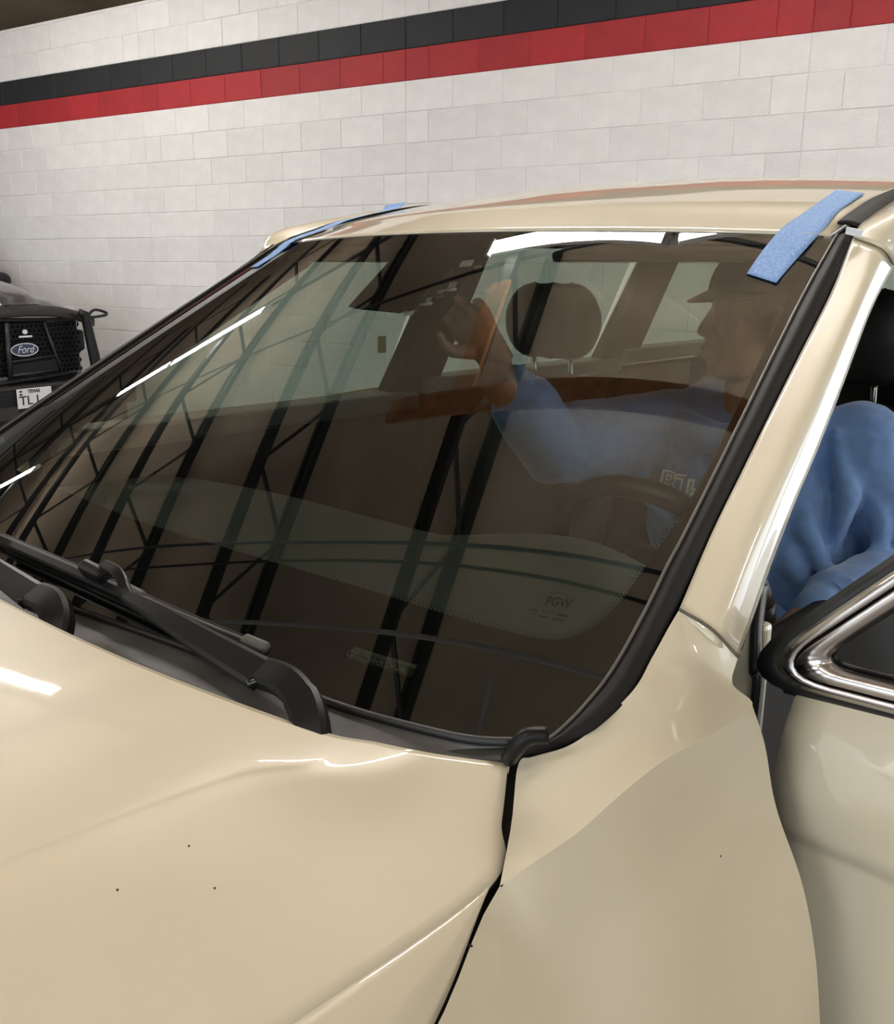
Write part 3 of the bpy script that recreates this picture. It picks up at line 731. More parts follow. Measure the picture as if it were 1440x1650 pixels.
# ---- cabin
def dash_z(x, y):
    z = np.interp(y, [.0,.1,.25,.45,.56,.62], [1.060,1.078,1.084,1.075,1.045,.98])
    z += .058*math.exp(-((x-.39)/.20)**2)*math.exp(-((y-.47)/.13)**2)
    z += .012*math.exp(-((x+.35)/.3)**2)*math.exp(-((y-.3)/.2)**2)
    return z-.02*(abs(x)/.68)**4
dg_ = []
for y in list(np.linspace(-.05, .60, 34))+[.62, .63]:
    row = []
    for x in np.linspace(-.69, .69, 60):
        yy = y - .05*(1-(x/.69)**2) if y < .3 else y
        z = dash_z(x, y) if y < .61 else (.95 if y < .625 else .55)
        row.append((x, yy+.02*math.exp(-((x-.39)/.2)**2)*(1 if y > .5 else 0), min(z, 1.095+(yy)*.6)))
    dg_.append(row)
dash = surf('dashboard', np.array(dg_), DASH, car)
dash['label'] = 'olive grey grained dashboard top'
ve = [np.array((x, .030+.10*max(0, abs(x)-.35)*0-.02*(1-(x/.6)**2)*1.0, 0)) for x in np.linspace(-.45, .40, 20)]
surf('defrost_vent', [[(p[0], p[1]+.06+d, dash_z(p[0], p[1]+.06+d)+.004) for p in ve] for d in (0, .022)], DASHL, dash, .003)
tube('sun_sensor', [(-.03,.06,1.083),(-.03,.06,1.096)], .011, BLACKG, dash, 12)
surf('dash_seam', [[(x, .14+d+.05*(x/.6)**2, dash_z(x, .14+d+.05*(x/.6)**2)+.0015) for x in np.linspace(.2,.66,20)] for d in (0,.005)], DASHL, dash)
# steering wheel
SW = np.array([.385, .735, 1.005]); tilt = math.radians(27)
su = np.array([0, math.sin(tilt)*-1*-1*.0+.454*-1*-1*0+0, 1.0]); 
e1 = np.array([1., 0, 0]); e2 = np.array([0, -math.sin(tilt), math.cos(tilt)]); e3 = np.cross(e1, e2)
swr = [SW+.187*(e1*math.cos(a)+e2*math.sin(a)) for a in np.linspace(0, 2*math.pi, 49)]
sw = tube('steering_wheel', swr[:-1]+[swr[0]], .0185, mat('wheel_leather', (.022,.02,.016), rough=.35, bump=(500,.2,.0006)), car, 12)
hub = blob('wheel_hub', [ball(SW+e3*-.0, (.075,.06,.03), ax=np.array([e1,e2,e3])), tubev([SW-e1*.18, SW+e1*.18], (.018,.010), 8, e2), tubev([SW, SW-e2*.18], (.018,.010), 8, e1)], .006, TRIMD, sw)
tube('steering_column', [SW, SW-e3*.25*(1 if e3[1] < 0 else -1)*(-1)], .035, TRIMD, sw, 12)
# seats
def seat(x, label):
    s = obj('seat', *merge(boxv((x,1.16,.50),(.50,.52,.16))), SEATM, car); b = s.modifiers.new('bevel','BEVEL'); b.width=.05; b.segments=3; b.limit_method='NONE'; s['label'] = label
    back = patch([[(x-.25,1.22,.60),(x-.26,1.29,.85),(x-.24,1.37,1.08),(x-.18,1.42,1.20)],[(x-.15,1.18,.60),(x-.15,1.25,.85),(x-.14,1.34,1.10),(x-.10,1.40,1.24)],[(x+.15,1.18,.60),(x+.15,1.25,.85),(x+.14,1.34,1.10),(x+.10,1.40,1.24)],[(x+.25,1.22,.60),(x+.26,1.29,.85),(x+.24,1.37,1.08),(x+.18,1.42,1.20)]], 16, 16)
    bo = surf('backrest', back, SEATM, s, .12, offset=1)
    h = blob('headrest', [ball((x,1.43,1.37),(.135,.055,.10),20,12), ball((x-.06,1.43,1.37),(.09,.055,.10)), ball((x+.06,1.43,1.37),(.09,.055,.10))], .01, SEATM, s)
    for d in (-.06,.06): tube('headrest_post', [(x+d,1.45,1.14),(x+d,1.43,1.32)], .007, CHROME, s, 8)
seat(-.37, 'dark passenger seat'); seat(.40, 'dark driver seat')
rs = box('rear_seat', (0, 2.35, .52), (1.25, .55, .18), SEATM, car, None, .05)
for x in (-.42, 0, .42):
    box('rear_backrest', (x, 2.66, .90), (.40, .14, .62), SEATM, rs, None, .05)
    box('rear_headrest', (x, 2.70, 1.30), (.24, .09, .14), SEATM, rs, None, .03)
# shell of the cabin
HLp = [[(x, y+.03, float(np.interp(y, [.72,.8,1.1,1.5,2.2,3.0,3.25],[1.535,1.558,1.60,1.635,1.65,1.61,1.56]))-.02*(abs(x)/.6)**2) for x in np.linspace(-.60,.60,13)] for y in (.72,.8,1.1,1.5,2.2,3.0,3.25)]
surf('headliner', np.array(HLp), HEADL, car)
box('cabin_floor', (0, 1.75, .36), (1.5, 3.2, .04), TRIMD, car)
box('firewall', (0, .10, .70), (1.36, .04, .66), TRIMD, car)
box('tailgate', (0, 3.36, .75), (1.35, .06, .80), PAINT, car, None, .02)
box('console', (0, 1.0, .58), (.24, .75, .32), TRIMD, car, None, .03)
box('center_stack', (0, .62, .84), (.30, .10, .30), BLACKG, car, None, .02)
SIDE_X = lambda z: .80-.27*(z-1.1)
def belt(y): return float(np.interp(y, [.25,.6,1.2,2.2,3.2],[1.135,1.155,1.18,1.20,1.23]))
def pillar(name, sg, ya, yb, za, zb, w, m=TRIMD, skin=PAINT):
    """window pillar: painted outer skin with a dark inner lining"""
    P = lambda y, z, d: (sg*(SIDE_X(z)-d), y, z)
    pl_ = [P(ya-w/2,za,0),P(ya+w/2,za,0),P(yb+w/2*.8,zb,0),P(yb-w/2*.8,zb,0)]
    o = obj(name, *prism(pl_, (-sg*.015,0,0)), skin, car)
    o2 = obj('pillar_lining', *prism([(p[0]-sg*.014,p[1]+(.012 if q in (1,2) else -.012),p[2]) for q, p in enumerate(pl_)], (-sg*.05,0,0)), m, o); return o
for sg in (-1, 1):
    pillar('b_pillar', sg, 1.26, 1.40, belt(1.26)-.02, 1.58, .16); pillar('c_pillar', sg, 2.28, 2.42, belt(2.28)-.02, 1.59, .20); pillar('d_pillar', sg, 3.18, 3.02, belt(3.18)-.02, 1.55, .30)
def side_panel(name, sg, y0, y1, th=.006, m=PAINT):
    rows = []
    for y in np.linspace(y0, y1, 12):
        zb_ = belt(y); rows.append([(sg*x, y, z) for x, z in ((SIDE_X(zb_),zb_),(.845,zb_-.06),(.89,zb_-.16),(.925,.92),(.935,.75),(.935,.55),(.90,.36))])
    o = surf(name, patch(rows, 20, 24), m, car, th, flip=sg > 0); 
    lin_ = box('door_lining', (sg*.74, (y0+y1)/2, .76), (.08, (y1-y0), .80), TRIMD, o); box('sill_trim', (sg*.735, (y0+y1)/2, belt((y0+y1)/2)-.012), (.10,(y1-y0)*.98,.05), DASHL, o, None, .01)
    return o
side_panel('passenger_door', -1, .21, 1.27); side_panel('rear_door', -1, 1.275, 2.28); side_panel('quarter_panel', -1, 2.285, 3.35)
side_panel('rear_door', 1, 1.34, 2.28); side_panel('quarter_panel', 1, 2.285, 3.35)
box('door_sill', (.84, .80, .38), (.14, 1.1, .10), PAINT, car, None, .02)
def side_window(sg, y0, y1, dy=.10):
    V = [(sg*(SIDE_X(belt(y0))-.008), y0, belt(y0)),(sg*(SIDE_X(belt(y1))-.008), y1, belt(y1)),(sg*(SIDE_X(1.58)-.008), y1+dy, 1.575),(sg*(SIDE_X(1.56)-.008), y0+dy*(1 if y0 > .7 else 4.6), 1.56)]
    return obj('side_window', V, [(0,1,2,3)], SGLASS, car)
pw = side_window(-1, .30, 1.19); side_window(-1, 1.34, 2.18); side_window(-1, 2.38, 3.05, -.05)
side_window(1, 1.40, 2.18); side_window(1, 2.38, 3.05, -.05)
c0 = at(630, 604, x=-.755); [box('window_mark', c0+np.array([.002,d,e]), (.001,.003,.014), INK, pw) for d in (-.012,-.006,0,.006,.012) for e in (0,.022)]
c0 = at(615, 555, x=-.752); box('window_label', c0, (.002,.030,.045), mat('amber_label',(.42,.34,.20),rough=.7), pw)
obj('rear_window', [(-.60,3.36,1.16),(.60,3.36,1.16),(.52,3.22,1.56),(-.52,3.22,1.56)], [(0,1,2,3)], SGLASS, car)
# sun visor, pillar linings
box('sun_visor', (.36, .80, 1.535), (.42, .15, .018), HEADL, car, np.array([[1,0,0],[0,.97,.22],[0,-.22,.97]]), .006)
box('sun_visor', (-.36, .80, 1.535), (.42, .15, .018), HEADL, car, np.array([[1,0,0],[0,.97,.22],[0,-.22,.97]]), .006)
for sg in (1,-1):
    tube('pillar_lining', [np.array([sg,1,1])*(WS(1.0,t)+np.array([-.012,.055,-.02])) for t in np.linspace(0,1,8)], .028, TRIMD, car, 10)
# sensor bracket behind the mirror patch, cover off
sb = obj('sensor_bracket', *boxv(WS(.158,.80,-.020), (.050,.085,.010), np.array([[.96,.26,0],[-.22,.83,.51],[.13,-.49,.86]])), BLACKP, car); sb['label'] = 'sensor bracket with clear plastic and white bits for its glints under the glass'
for q,(a,b,w_,h_) in enumerate(((.132,.742,.016,.010),(.142,.757,.010,.012),(.156,.772,.020,.006),(.150,.785,.008,.012),(.172,.795,.022,.005),(.162,.812,.008,.010),(.150,.905,.020,.018),(.198,.893,.012,.010),(.178,.832,.012,.018),(.186,.818,.020,.005),(.140,.775,.006,.020))):  # shiny bits of the bracket, white colour stands in for their glints
    box('glint_piece', WS(a,b,-.008), (w_,h_,.002), mat('glint_white', (.9,.9,.92), rough=.4) if q % 3 != 1 else SILVER, sb, np.array([[.9,.40,.1],[-.38,.79,.48],[.1,-.47,.87]]))
strip_st('clear_shell', [(.128,.735),(.150,.76),(.175,.79),(.20,.83)], [(.122,.765),(.142,.80),(.165,.84),(.190,.87)], -.006, CLEARP, sb, 12, 4)
box('mirror_housing', WS(.0,.86,-.03), (.09,.12,.03), BLACKP, car, np.array([[1,0,0],[0,.86,.51],[0,-.51,.86]]), .01)
# front end and wheels
box('front_bumper', (0,-1.05,.60), (1.5,.22,.40), PAINT, car, None, .06)
box('front_grille', (0,-1.07,.86), (1.3,.16,.18), BLACKP, car, None, .04)
def wheel(x, y):
    w = tube('wheel', [(x-.11*np.sign(x)*-1*0-.11, y, .37),(x-.09,y,.37),(x+.09,y,.37),(x+.11,y,.37)], [.33,.37,.37,.33], RUBBER, car, 32)
    tube('rim', [(x-.115,y,.37),(x+.115,y,.37)], .24, SILVER, w, 24)
for x in (-.84,.84):
    for y in (-.50,2.35): wheel(x,y)
# chips on the paint
for q,(u,v) in enumerate(((740,1533),(748,1528),(758,1520),(300,1358),(353,1433),(200,1436),(1163,1380))):
    i = np.argmin(np.linalg.norm((lambda a: np.stack([CX+FPX*a[:,0]/a[:,2],CY-FPX*a[:,1]/a[:,2]],1))((np.vstack([HR.reshape(-1,3),SP.reshape(-1,3)])-CAM)@AX.T)-np.array([u,v]),axis=1))
    P_ = np.vstack([HR.reshape(-1,3),SP.reshape(-1,3)])[i]
    obj('paint_chip', *ball(P_, (.0022,.0014,.0008) if q < 3 else .0009, 6, 4), INK, car)

# ================================================================== MASKING TAPE
def tape(name, rows, label):
    o = surf(name, patch(rows, 6, 40), TAPE, None, .0004, offset=1); o['kind'] = 'thing'
    return tag(o, label, 'tape', 'strips of blue masking tape')
def mid3(a, b): return [a, (a+b)/2, b]
tr_rows = [mid3(WS(.876,.8765,.002), WS(.94,.8537,.002)), mid3(WS(.878,.93,.002), WS(.952,.918,.002)), mid3(WS(.885,.985,.003), WS(.965,.975,.003)),
           mid3(on_roof(1266,364), on_roof(1332,366)), mid3(on_roof(1290,348), on_roof(1346,347)), mid3(on_roof(1320,327), on_roof(1368,330)), mid3(on_roof(1347,308), on_roof(1392,314))]
tape('masking_tape', tr_rows, 'wide blue masking tape from roof to glass at the driver corner of the windshield')
def mir(p): return np.array(p)*np.array([-1,1,1])
tl_rows = [mid3(WS(-.905,.885,.002), WS(-.835,.885,.002)), mid3(WS(-.905,.95,.002), WS(-.825,.95,.002)), mid3(WS(-.91,1.0,.006), WS(-.815,1.0,.006))]
for q in (3, 7, 12, 17, 22):
    tl_rows.append(mid3(RF_[q][2]+np.array([0,0,.007]), RF_[q][6]+np.array([0,0,.006])))
a, b = tl_rows[-1][0]+np.array([-.004,.022,.016]), tl_rows[-1][2]+np.array([0,.022,.014]); tl_rows.append(mid3(a,b))
tape('masking_tape', tl_rows, 'narrow blue masking tape along the roof edge at the passenger corner of the windshield')

# ================================================================== PERSON
per = empty('person', (.44, 1.2, .36), 'person in a pale blue hoodie in the driver seat, one hand raised to the glass', 'person')
Nv = lambda a: np.array(a, float)/np.linalg.norm(a)
neck0, neck1, headc = np.array((.42,.985,1.24)), np.array((.425,.965,1.325)), np.array((.430,.952,1.420))
fdir = Nv((-.74,-.66,.02)); fside = Nv(np.cross(fdir, (0,0,1))); fup = np.cross(fside, fdir); HX = np.array([fdir, fside, fup])
H = lambda a, b, c: headc+HX.T@np.array([a,b,c])
rsh, rel, rwr = np.array((.265,.975,1.205)), np.array((.160,.730,1.200)), np.array((.127,.615,1.348))
lsh, lel, lwr = np.array((.575,1.06,1.20)), np.array((.685,1.085,1.00)), np.array((.622,.815,.985))
def hand(wr, dirv, lat, curl, thumb_side, pinch=None):
    """palm and five separate, unequal, bent fingers"""
    d = Nv(dirv); l = Nv(np.array(lat)-d*(np.array(lat)@d)); nrm = np.cross(l, d)*curl      # nrm: towards the palm side
    parts = [limb([wr-d*.02, wr+d*.03, wr+d*.065, wr+d*.088], [(.027,.020),(.032,.018),(.040,.016),(.040,.013)], 14, nrm)]
    base = [(-.030,.086,.062,.0082),(-.010,.092,.070,.0088),(.011,.090,.066,.0088),(.031,.082,.050,.0078)]
    if thumb_side < 0: base = [(-a,b,c,r) for a,b,c,r in base][::1]; base = [(-a,b,c,r) for a,b,c,r in base]
    for k, (a, b, L, r) in enumerate(base):
        p0 = wr+l*a+d*(b-.012); ang = .35+.18*k if pinch is None else pinch[k]
        pts = [p0]; dd = d.copy()
        for q, fr in enumerate((.45,.32,.25)):
            th = ang*(.75,1.1,.8)[q]; dd = Nv(dd*math.cos(th)+nrm*math.sin(th)); pts.append(pts[-1]+dd*L*fr*1.15)
        parts.append(limb(pts, [r*1.1, r, r*.92, r*.8], 10, nrm))
        parts.append(ball(pts[1], r*1.12, 10, 8))
    tb = wr+l*(-.026*thumb_side)+d*.028+nrm*.006
    t1 = tb+Nv(l*(-.8*thumb_side)+d*.7+nrm*.55)*.034; t2 = t1+Nv(l*(-.15*thumb_side)+d*.9+nrm*.55)*.024; t3 = t2+Nv(l*(.25*thumb_side)+d*.9+nrm*.45)*.018
    parts.append(limb([tb,t1,t2,t3],[.014,.0115,.0100,.0082],10,nrm))
    return parts
camr = AX[0]
skin = [ball(headc+HX.T@np.array([-.012,0,.022]), (.098,.076,.098), 24, 18, HX), ball(H(.035,0,-.045), (.058,.055,.062), 20, 14, HX), ball(H(.055,0,-.082), (.030,.032,.022), 14, 10, HX),
        limb([H(.080,0,.018), H(.092,0,-.006), H(.099,0,-.022)], [.007,.009,.010], 10), ball(H(.091,.011,-.026), .0075, 10, 8), ball(H(.091,-.011,-.026), .0075, 10, 8),
        limb([H(.086,-.022,-.052),H(.094,0,-.050),H(.086,.022,-.052)],[.005,.0075,.005],10), limb([H(.084,-.020,-.062),H(.091,0,-.062),H(.084,.020,-.062)],[.005,.008,.005],10),
        limb([H(.078,-.045,.032),H(.089,-.02,.036),H(.089,.02,.036),H(.078,.045,.032)],[.008,.009,.009,.008],10),
        ball(H(-.005,.079,-.008),(.020,.009,.031),14,10,HX), ball(H(-.005,-.079,-.008),(.020,.009,.031),14,10,HX),
        ball(H(.060,.042,-.012),(.022,.020,.020),12,8,HX), ball(H(.060,-.042,-.012),(.022,.020,.020),12,8,HX),
        limb([neck0-np.array([0,-.01,.04]), neck0, neck1, H(-.02,0,-.04)], [.075,.060,.055,.055], 18),
        limb([rsh, rel, rwr-np.array([0,0,.02]), rwr], [.045,.042,(.036,.032),(.031,.025)], 14), limb([lsh, lel, lwr], [.045,.040,(.029,.024)], 14),
        limb([(.44,1.2,.70),(.40,1.06,1.0),(.41,1.0,1.2)], [(.12,.09),(.13,.09),(.11,.07)], 16), limb([rsh,(.41,1.0,1.2),lsh],[.04,.06,.04],12)]
skin += hand(rwr+np.array([0,-.004,.012]), (-.045,-.045,.085), camr*.9+np.array([.05,-.05,.2]), 1, 1, (.45,.60,1.0,1.15))
skin += hand(lwr+np.array([-.004,-.02,-.004]), (-.10,-.75,-.28), (.9,-.1,.1), -1, -1)
body = blob('body', skin, .0034, SKIN, per, 4, .5)
EYEW = mat('eye_white',(.10,.085,.075),rough=.4); IRIS = mat('eye_dark',(.02,.012,.008),rough=.1)
for sg in (1,-1):
    obj('eye', *ball(H(.062,sg*.030,.012), .0110, 14, 10), EYEW, body, True); obj('iris', *ball(H(.0715,sg*.030,.012), (.002,.004,.004), 10, 8, HX), IRIS, body, True)
HAIR = mat('dark_hair', (.018,.014,.011), rough=.6, bump=(300,.6,.002))
blob('hair', [ball(H(-.024,0,.034),(.100,.084,.092),24,16,HX), ball(H(-.065,0,-.03),(.050,.068,.060),16,12,HX)], .006, HAIR, body)
CAPM = mat('dark_cap_cloth', (.025,.024,.026), rough=.9)
cp = []
for i in range(9):
    a = math.pi/2*i/8
    cp.append([H(-.014+.108*math.cos(w)*math.cos(a), .088*math.sin(w)*math.cos(a), .045+.092*math.sin(a)) for w in np.linspace(0,2*math.pi,29)])
cap = surf('cap', np.array(cp), CAPM, per, .004, flip=True)
br = []
for k, f in enumerate((0,.35,.7,1.0)):
    br.append([H((-.014+.108*math.cos(w))+f*.035*max(0,math.cos(w))**.6, .088*math.sin(w)*(1-.05*f), .046-.012*f*math.cos(w)-.006*f) for w in np.linspace(-1.25,1.25,21)])
surf('cap_brim', np.array(br), CAPM, cap, .004)
tube('earring', [H(.0,-.088,-.044)+HX.T@np.array([.008*math.cos(a),0,.008*math.sin(a)]) for a in np.linspace(0,2*math.pi,15)], .0014, SILVER, body, 6)

# hoodie: torso, sleeves, cuffs, hood roll and folds in one cloth
def sleeve(a, b, c, r0, r1, r2): return limb([a, (a+b)/2, b, (b+c)/2, b+(c-b)*.90, c], [r0, (r0+r1)/2*.97, r1, (r1+r2)/2*1.04, r2*1.20, r2*.92], 18)
tor = [limb([(.45,1.22,.66),(.445,1.18,.78),(.42,1.09,.92),(.395,1.02,1.05),(.40,1.0,1.15),(.405,.995,1.215)], [(.19,.15),(.195,.155),(.195,.15),(.195,.14),(.18,.12),(.10,.085)], 26, (0,1,.3)),
       limb([rsh+np.array([.03,0,-.01]),(.40,1.0,1.215),lsh+np.array([-.03,0,-.01])],[.078,.085,.078],18),
       sleeve(rsh, rel, rel+(rwr-rel)*.66, .085,.072,.048), sleeve(lsh, lel, lwr+np.array([0,.03,0]), .088,.074,.044),
       limb([rel+(rwr-rel)*.56, rel+(rwr-rel)*.70],[.044,.041],16), limb([lwr+np.array([.004,.045,.002]),lwr+np.array([0,.0,0])],[.040,.037],16)]
# hood roll round the neck and its fall over the chest
hr_ = [np.array((.40,.985,1.262))+np.array((.105*math.cos(a), .095*math.sin(a)-.012, .035*math.sin(a)-.004)) for a in np.linspace(0,2*math.pi,25)]
tor += [tubev(hr_, [.030+.014*max(0,math.sin(a)) for a in np.linspace(0,2*math.pi,25)], 12), limb([(.31,.955,1.25),(.34,.895,1.19),(.385,.885,1.15)],[.026,.024,.018],12), limb([(.50,.96,1.25),(.455,.905,1.19),(.40,.885,1.15)],[.026,.024,.018],12)]
# folds
def fold(a, b, c, r): return limb([a,b,c],[r*.5,r,r*.5],10)
tor += [fold((.235,.93,1.262),(.225,.88,1.24),(.240,.86,1.17),.020), fold((.265,.915,1.26),(.25,.86,1.18),(.29,.86,1.09),.018), fold((.215,.84,1.27),(.19,.80,1.245),(.20,.79,1.16),.018),
        fold((.20,.76,1.262),(.165,.735,1.25),(.135,.74,1.18),.018), fold((.195,.70,1.27),(.165,.675,1.275),(.13,.68,1.23),.015), fold((.19,.65,1.325),(.165,.635,1.33),(.14,.64,1.29),.012),
        fold((.30,.90,1.16),(.31,.87,1.08),(.33,.90,.99),.02), fold((.36,.885,1.15),(.36,.865,1.05),(.37,.89,.95),.02),
        fold((.56,.985,1.24),(.60,.965,1.14),(.585,.97,1.04),.020), fold((.60,1.0,1.20),(.645,1.0,1.10),(.65,1.01,1.0),.020), fold((.52,.96,1.19),(.545,.935,1.08),(.60,.95,.985),.022),
        fold((.50,.955,1.12),(.53,.925,1.02),(.575,.945,.95),.020), fold((.64,.985,1.05),(.655,.97,1.0),(.64,.95,.945),.02), fold((.66,.93,1.035),(.66,.92,.99),(.645,.91,.945),.016),
        fold((.45,.93,1.05),(.49,.90,.95),(.55,.94,.90),.022), fold((.655,.865,1.03),(.655,.86,.985),(.635,.85,.94),.014), fold((.46,.945,.93),(.50,.915,.86),(.57,.97,.83),.022)]
hoodie = blob('hoodie', tor, .0062, HOOD, per, 5, .5, (.07, .010))
for a, b in ((rel+(rwr-rel)*.58, rwr-rel), (lwr+np.array([.003,.035,.001]), lwr-lel)):
    d = Nv(b); x = Nv(np.cross(d,(0,0,1))); y = np.cross(d,x)
    tube('cuff_seam', [a+(x*math.cos(w)+y*math.sin(w))*.0425 for w in np.linspace(0,2*math.pi,25)], .002, HOOD, hoodie, 6)
# appliqué letters across the chest, placed on the cloth
dgp = bpy.context.evaluated_depsgraph_get()
def on_cloth(u, v, off=.004):
    o, d = ray(u, v); d = d/np.linalg.norm(d)
    hit, loc, nrm, idx = hoodie.ray_cast(Vector(o)-hoodie.matrix_world.translation*0, Vector(d))
    if hit: return np.array(loc)-d*off, np.array(nrm)
    return at(u, v, y=.88), np.array([0,-1,.2])
for body_, (u, v), ang in (('R',(1076,779),0),('T',(1099,786),0),('H',(1121,795),0)):
    P_, n_ = on_cloth(u, v); ydir = np.array([.10,-.05,1.0]); xdir = Nv(np.array([.72,.60,-.10]))
    textmesh('letter', body_, .056, LETTER, hoodie, P_-AX[2]*.004, xdir, ydir, ext=.002, bold=.0028)
    textmesh('letter', body_, .056, LETTERG, hoodie, P_-AX[2]*.0075, xdir, ydir, ext=.001, bold=-.0008)
# jeans
jeans = blob('jeans', [limb([(.45,1.25,.64),(.45,1.15,.66)],[(.19,.14),(.17,.13)],20), limb([(.37,1.18,.63),(.33,.95,.66),(.31,.74,.69)],[.10,.085,.068],16), limb([(.54,1.18,.63),(.57,.95,.67),(.59,.72,.71)],[.10,.085,.070],16),
        limb([(.31,.74,.69),(.31,.62,.55),(.31,.55,.44)],[.068,.060,.05],14), limb([(.59,.72,.71),(.60,.60,.56),(.60,.52,.44)],[.070,.060,.05],14)], .01, JEAN, per, 5, .5, (.06,.008))
tube('jean_seam', spl([(.655,.98,.70),(.655,.85,.725),(.652,.72,.745),(.65,.66,.72),(.655,.60,.64)],20), .0022, STITCH, jeans, 6)
for x in (.31,.60):
    blob('shoe', [limb([(x,.56,.42),(x,.47,.405),(x,.38,.40)],[.045,.045,.035],14)], .008, RUBBER, per)

# ================================================================== TRUCK (parked along the block wall, facing this way)
S0 = -5.87
truck = empty('truck', snz(S0-1.0, 3.77, 0), 'dark grey pickup truck with black mesh grille, partly hidden behind the windshield', 'truck')
def tz(u, v, s=S0):
    p = at_s(u, v, s); return float(NW@p), float(p[2])
def T(n, z, ds=0.0): return snz(S0+ds, n, z)
def tpoly(name, px, m, parent, d=.03, ds=0.0):
    return obj(name, *prism([at_s(u, v, S0+ds) for u, v in px], DW*(-d)), m, parent)
NC = 3.767                       # truck centre line
# hood: front edge then rearwards
hn = [(0,470),(40,470),(80,475),(105,482),(130,493),(148,507)]
fe = [tz(u, v) for u, v in ((0,493),(40,493),(80,494),(100,497),(125,503),(146,510))]
to = [tz(u, v) for u, v in ((0,456),(40,459),(75,467),(100,478),(130,492),(150,507))]
def mirn(lst): return [(2*NC-n, z) for n, z in lst[::-1]]
fe_f = mirn(fe)+fe; to_f = mirn(to)+to
rowsT = [[T(n, z, .0) for n, z in fe_f], [T(n, z+.006, -.02) for n, z in fe_f], [T(n, (z*.5+z2*.5), -.12) for (n, z), (n2, z2) in zip(fe_f, to_f)], [T(n2, z2, -.45) for n2, z2 in to_f], [T(n2, z2+.02, -1.0) for n2, z2 in to_f], [T(n2, z2+.03, -1.5) for n2, z2 in to_f]]
surf('hood', patch(rowsT, 50, 30), TRUCKP, truck, .01)
# hood lip: satin band over the grille
lipf = [T(n, z-.004, .012) for n, z in fe_f]; lipb = [T(n, z-.075, .020) for n, z in fe_f]
surf('hood_lip', patch([lipf, [ (a+b)/2+DW*.012 for a,b in zip(lipf,lipb)], lipb], 40, 6), TRUCKS, truck, .02)
(gnR, gzT), (_, gzB) = tz(128, 517), tz(60, 613)
gz0, gz1 = 0.655, gzT
gnL = 2*NC-gnR
bk = obj('grille_back', *boxv(T(NC,(gz0+gz1)/2,-.06),(.02,gnR-gnL,gz1-gz0),BAX), TRUCKB, truck)
# honeycomb mesh, one joined part
HV=[];HF=[]
p_=.042
rows_=int((gz1-gz0)/(p_*.87))
for r in range(rows_):
    for c_ in range(int((gnR-gnL)/p_)):
        n=gnL+p_*(c_+.5+.5*(r%2)); z=gz0+p_*.87*(r+.5)
        if n>gnR-.02: continue
        k=len(HV)
        for q in range(6):
            a=math.pi/6+q*math.pi/3; HV.append(T(n+.021*math.cos(a),z+.021*math.sin(a),-.01)); HV.append(T(n+.015*math.cos(a),z+.015*math.sin(a),-.01)); HV.append(T(n+.015*math.cos(a),z+.015*math.sin(a),-.03))
        for q in range(6):
            w=(q+1)%6; HF.append((k+3*q,k+3*w,k+3*w+1,k+3*q+1)); HF.append((k+3*q+1,k+3*w+1,k+3*w+2,k+3*q+2))
hm=obj('grille_mesh',HV,HF,TRUCKB,truck); hm['kind']='stuff'
def bar(name, a, b, w, m, parent=truck, ds=.01):
    return tube(name, [at_s(*a,S0+ds), at_s(*b,S0+ds)], w, m, parent, 8)
bar('grille_bar',(10,520),(17,612),.022,TRUCKS); bar('grille_bar',(71,520),(101,602),.011,TRUCKS); bar('grille_bar',(-60,520),(-75,620),.011,TRUCKS)
bar('grille_rail',(-60,517),(128,514),.016,TRUCKB); bar('grille_rail',(18,583),(88,573),.010,TRUCKS); bar('grille_rail',(-60,628),(110,602),.022,TRUCKB); bar('grille_rail',(17,606),(92,596),.012,TRUCKS)
tpoly('grille_panel',[(20,588),(90,578),(95,596),(22,604)],TRUCKB,truck,.02,.008)
# oval badge with script
bc=at_s(40,563.5,S0+.035)
def oval(name,a,b,ds,m,parent,th):
    V=[bc+DW*ds+NW*a*math.cos(w)+UP*b*math.sin(w) for w in np.linspace(0,2*math.pi,33)[:-1]]
    return obj(name,*prism(V,-DW*th),m,parent)
bd=oval('badge',.121,.052,0,SILVER,truck,.012); oval('badge_field',.111,.044,.003,BLUEB,bd,.004)
textmesh('badge_script','Ford',.082,SILVER,bd,bc+DW*.006,NW,UP,ext=.001,shear=.35,width=.15)
# small white emblem plate above the badge
ec=at_s(41,541,S0+.03)
em=obj('emblem',*boxv(ec+UP*-.006,(.004,.115,.014),BAX),PLATEW,truck); obj('emblem_mark',*prism([ec+UP*.030+NW*.024*math.cos(w)+UP*.020*math.sin(w) for w in np.linspace(0,2*math.pi,7)[:-1]],-DW*.004),PLATEW,em)
# bumper, tow openings, plate
def zb(u,v): return tz(u,v)[1]
bt=zb(60,616)
box('bumper',T(NC,bt-.13,.06),(.16,1.9,.22),TRUCKB,truck,BAX,.03)
box('bumper_step',T(NC,bt-.015,.09),(.10,1.7,.03),TRUCKS,truck,BAX,.01)
box('bumper_insert',T(NC-.45,bt-.20,.145),(.01,.5,.10),TRUCKS,truck,BAX,.004)
box('lower_valance',T(NC,.32,.03),(.20,1.7,.26),TRUCKB,truck,BAX,.03)
p0=at_s(27,628,S0+.16); p1=at_s(76,627,S0+.16)
pn0,pz0=float(NW@p0),float(p0[2]); 
plw,plh=.305,.152
pl=obj('license_plate',*boxv(snz(S0+.152,pn0+plw/2,pz0-plh/2),(.006,plw,plh),BAX),PLATEW,truck); b_=pl.modifiers.new('bevel','BEVEL'); b_.width=.002; b_.limit_method='NONE'
pcn=pn0+plw/2
textmesh('plate_text','TEXAS',.036,INK,pl,snz(S0+.156,pcn-.005,pz0-.024),NW,UP,ext=.0008,bold=.0012)
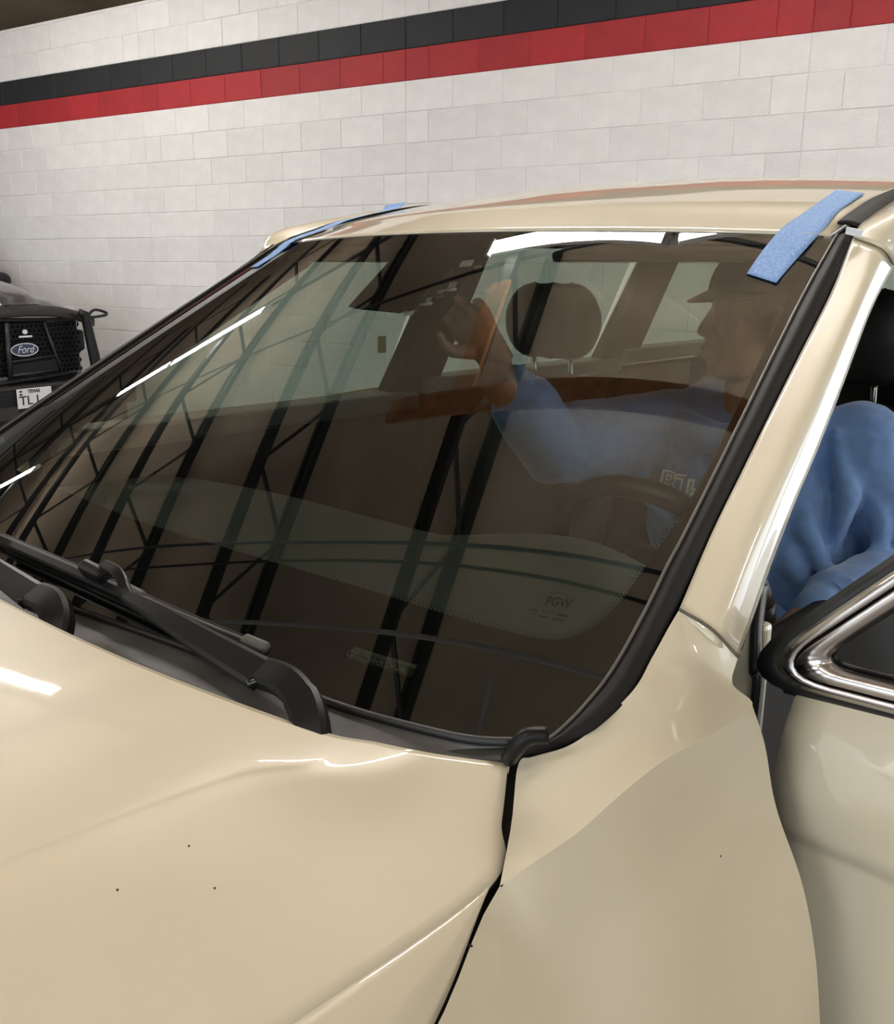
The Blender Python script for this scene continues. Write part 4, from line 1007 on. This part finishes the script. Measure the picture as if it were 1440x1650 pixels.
textmesh('plate_text','TL L',.098,INK,pl,snz(S0+.156,pcn-.038,pz0-.095),NW,UP,ext=.0008,bold=.0008,width=.195)
[box('plate_sticker',snz(S0+.156,pn0+.034,pz0-e),(.002,.022,.014),INK,pl,BAX) for e in (.02,.044)]
# grille guard uprights and lamp hoop on the wall side, mirrored on the other
for sg in (1,-1):
    mi_=lambda p: p if sg>0 else snz(float(DW@p),2*NC-float(NW@p),float(p[2]))
    tube('guard_upright',[mi_(at_s(127,503,S0+.10)),mi_(at_s(137,506,S0+.12)),mi_(at_s(143,535,S0+.13)),mi_(at_s(152,575,S0+.14)),mi_(at_s(165,640,S0+.15)),mi_(at_s(168,690,S0+.12))],[.03,.038,.040,.045,.045,.04],TRUCKB,truck,10,up=tuple(NW))
    tube('guard_hoop',spl([mi_(at_s(140,510,S0+.09)),mi_(at_s(150,500,S0+.05)),mi_(at_s(160,500,S0+.02)),mi_(at_s(171,504,S0+.0)),mi_(at_s(169,508,S0+.03)),mi_(at_s(150,511,S0+.08)),mi_(at_s(140,511,S0+.10))],24),.012,TRUCKB,truck,8)
    n_s=NC+sg*.80
    box('front_fender',snz(S0-.85,NC+sg*.50,.80),(1.4,.30,.50),TRUCKP,truck,BAX,.08)
    tube('wheel',[snz(S0-.75,NC+sg*.55,.40),snz(S0-.75,NC+sg*.80,.40)],.40,RUBBER,truck,28)
    tube('wheel',[snz(S0-4.0,NC+sg*.55,.40),snz(S0-4.0,NC+sg*.80,.40)],.40,RUBBER,truck,28)
    box('headlamp',snz(S0-.10,NC+sg*.53,.90),(.12,.14,.18),TRUCKB,truck,BAX,.03)
mn,mz=tz(4,449,S0-1.0)
blob('side_mirror',[ball(snz(S0-1.0,mn-.02,mz-.01),(.06,.10,.07),16,10,BAX)],.012,TRUCKB,truck)
tube('hood_crease',[at_s(-5,472,S0-.2),at_s(20,477,S0-.15)],.006,TRUCKB,truck,6)
# cab and bed
cabp=[(-1.45,1.36),(-2.1,1.85),(-3.3,1.87),(-3.7,1.40),(-3.7,.55),(-1.45,.55)]
cab=obj('cab',*prism([snz(S0+a,NC-.80,z) for a,z in cabp],NW*1.6),TRUCKP,truck); b_=cab.modifiers.new('bevel','BEVEL'); b_.width=.06; b_.segments=3
obj('cab_windshield',*prism([snz(S0-1.485,NC-.68,1.405),snz(S0-1.485,NC+.68,1.405),snz(S0-2.06,NC+.60,1.80),snz(S0-2.06,NC-.60,1.80)],DW*.04),BLACKG,cab)
box('bed',snz(S0-4.6,NC,.85),(1.8,1.6,.60),TRUCKP,truck,BAX,.04)
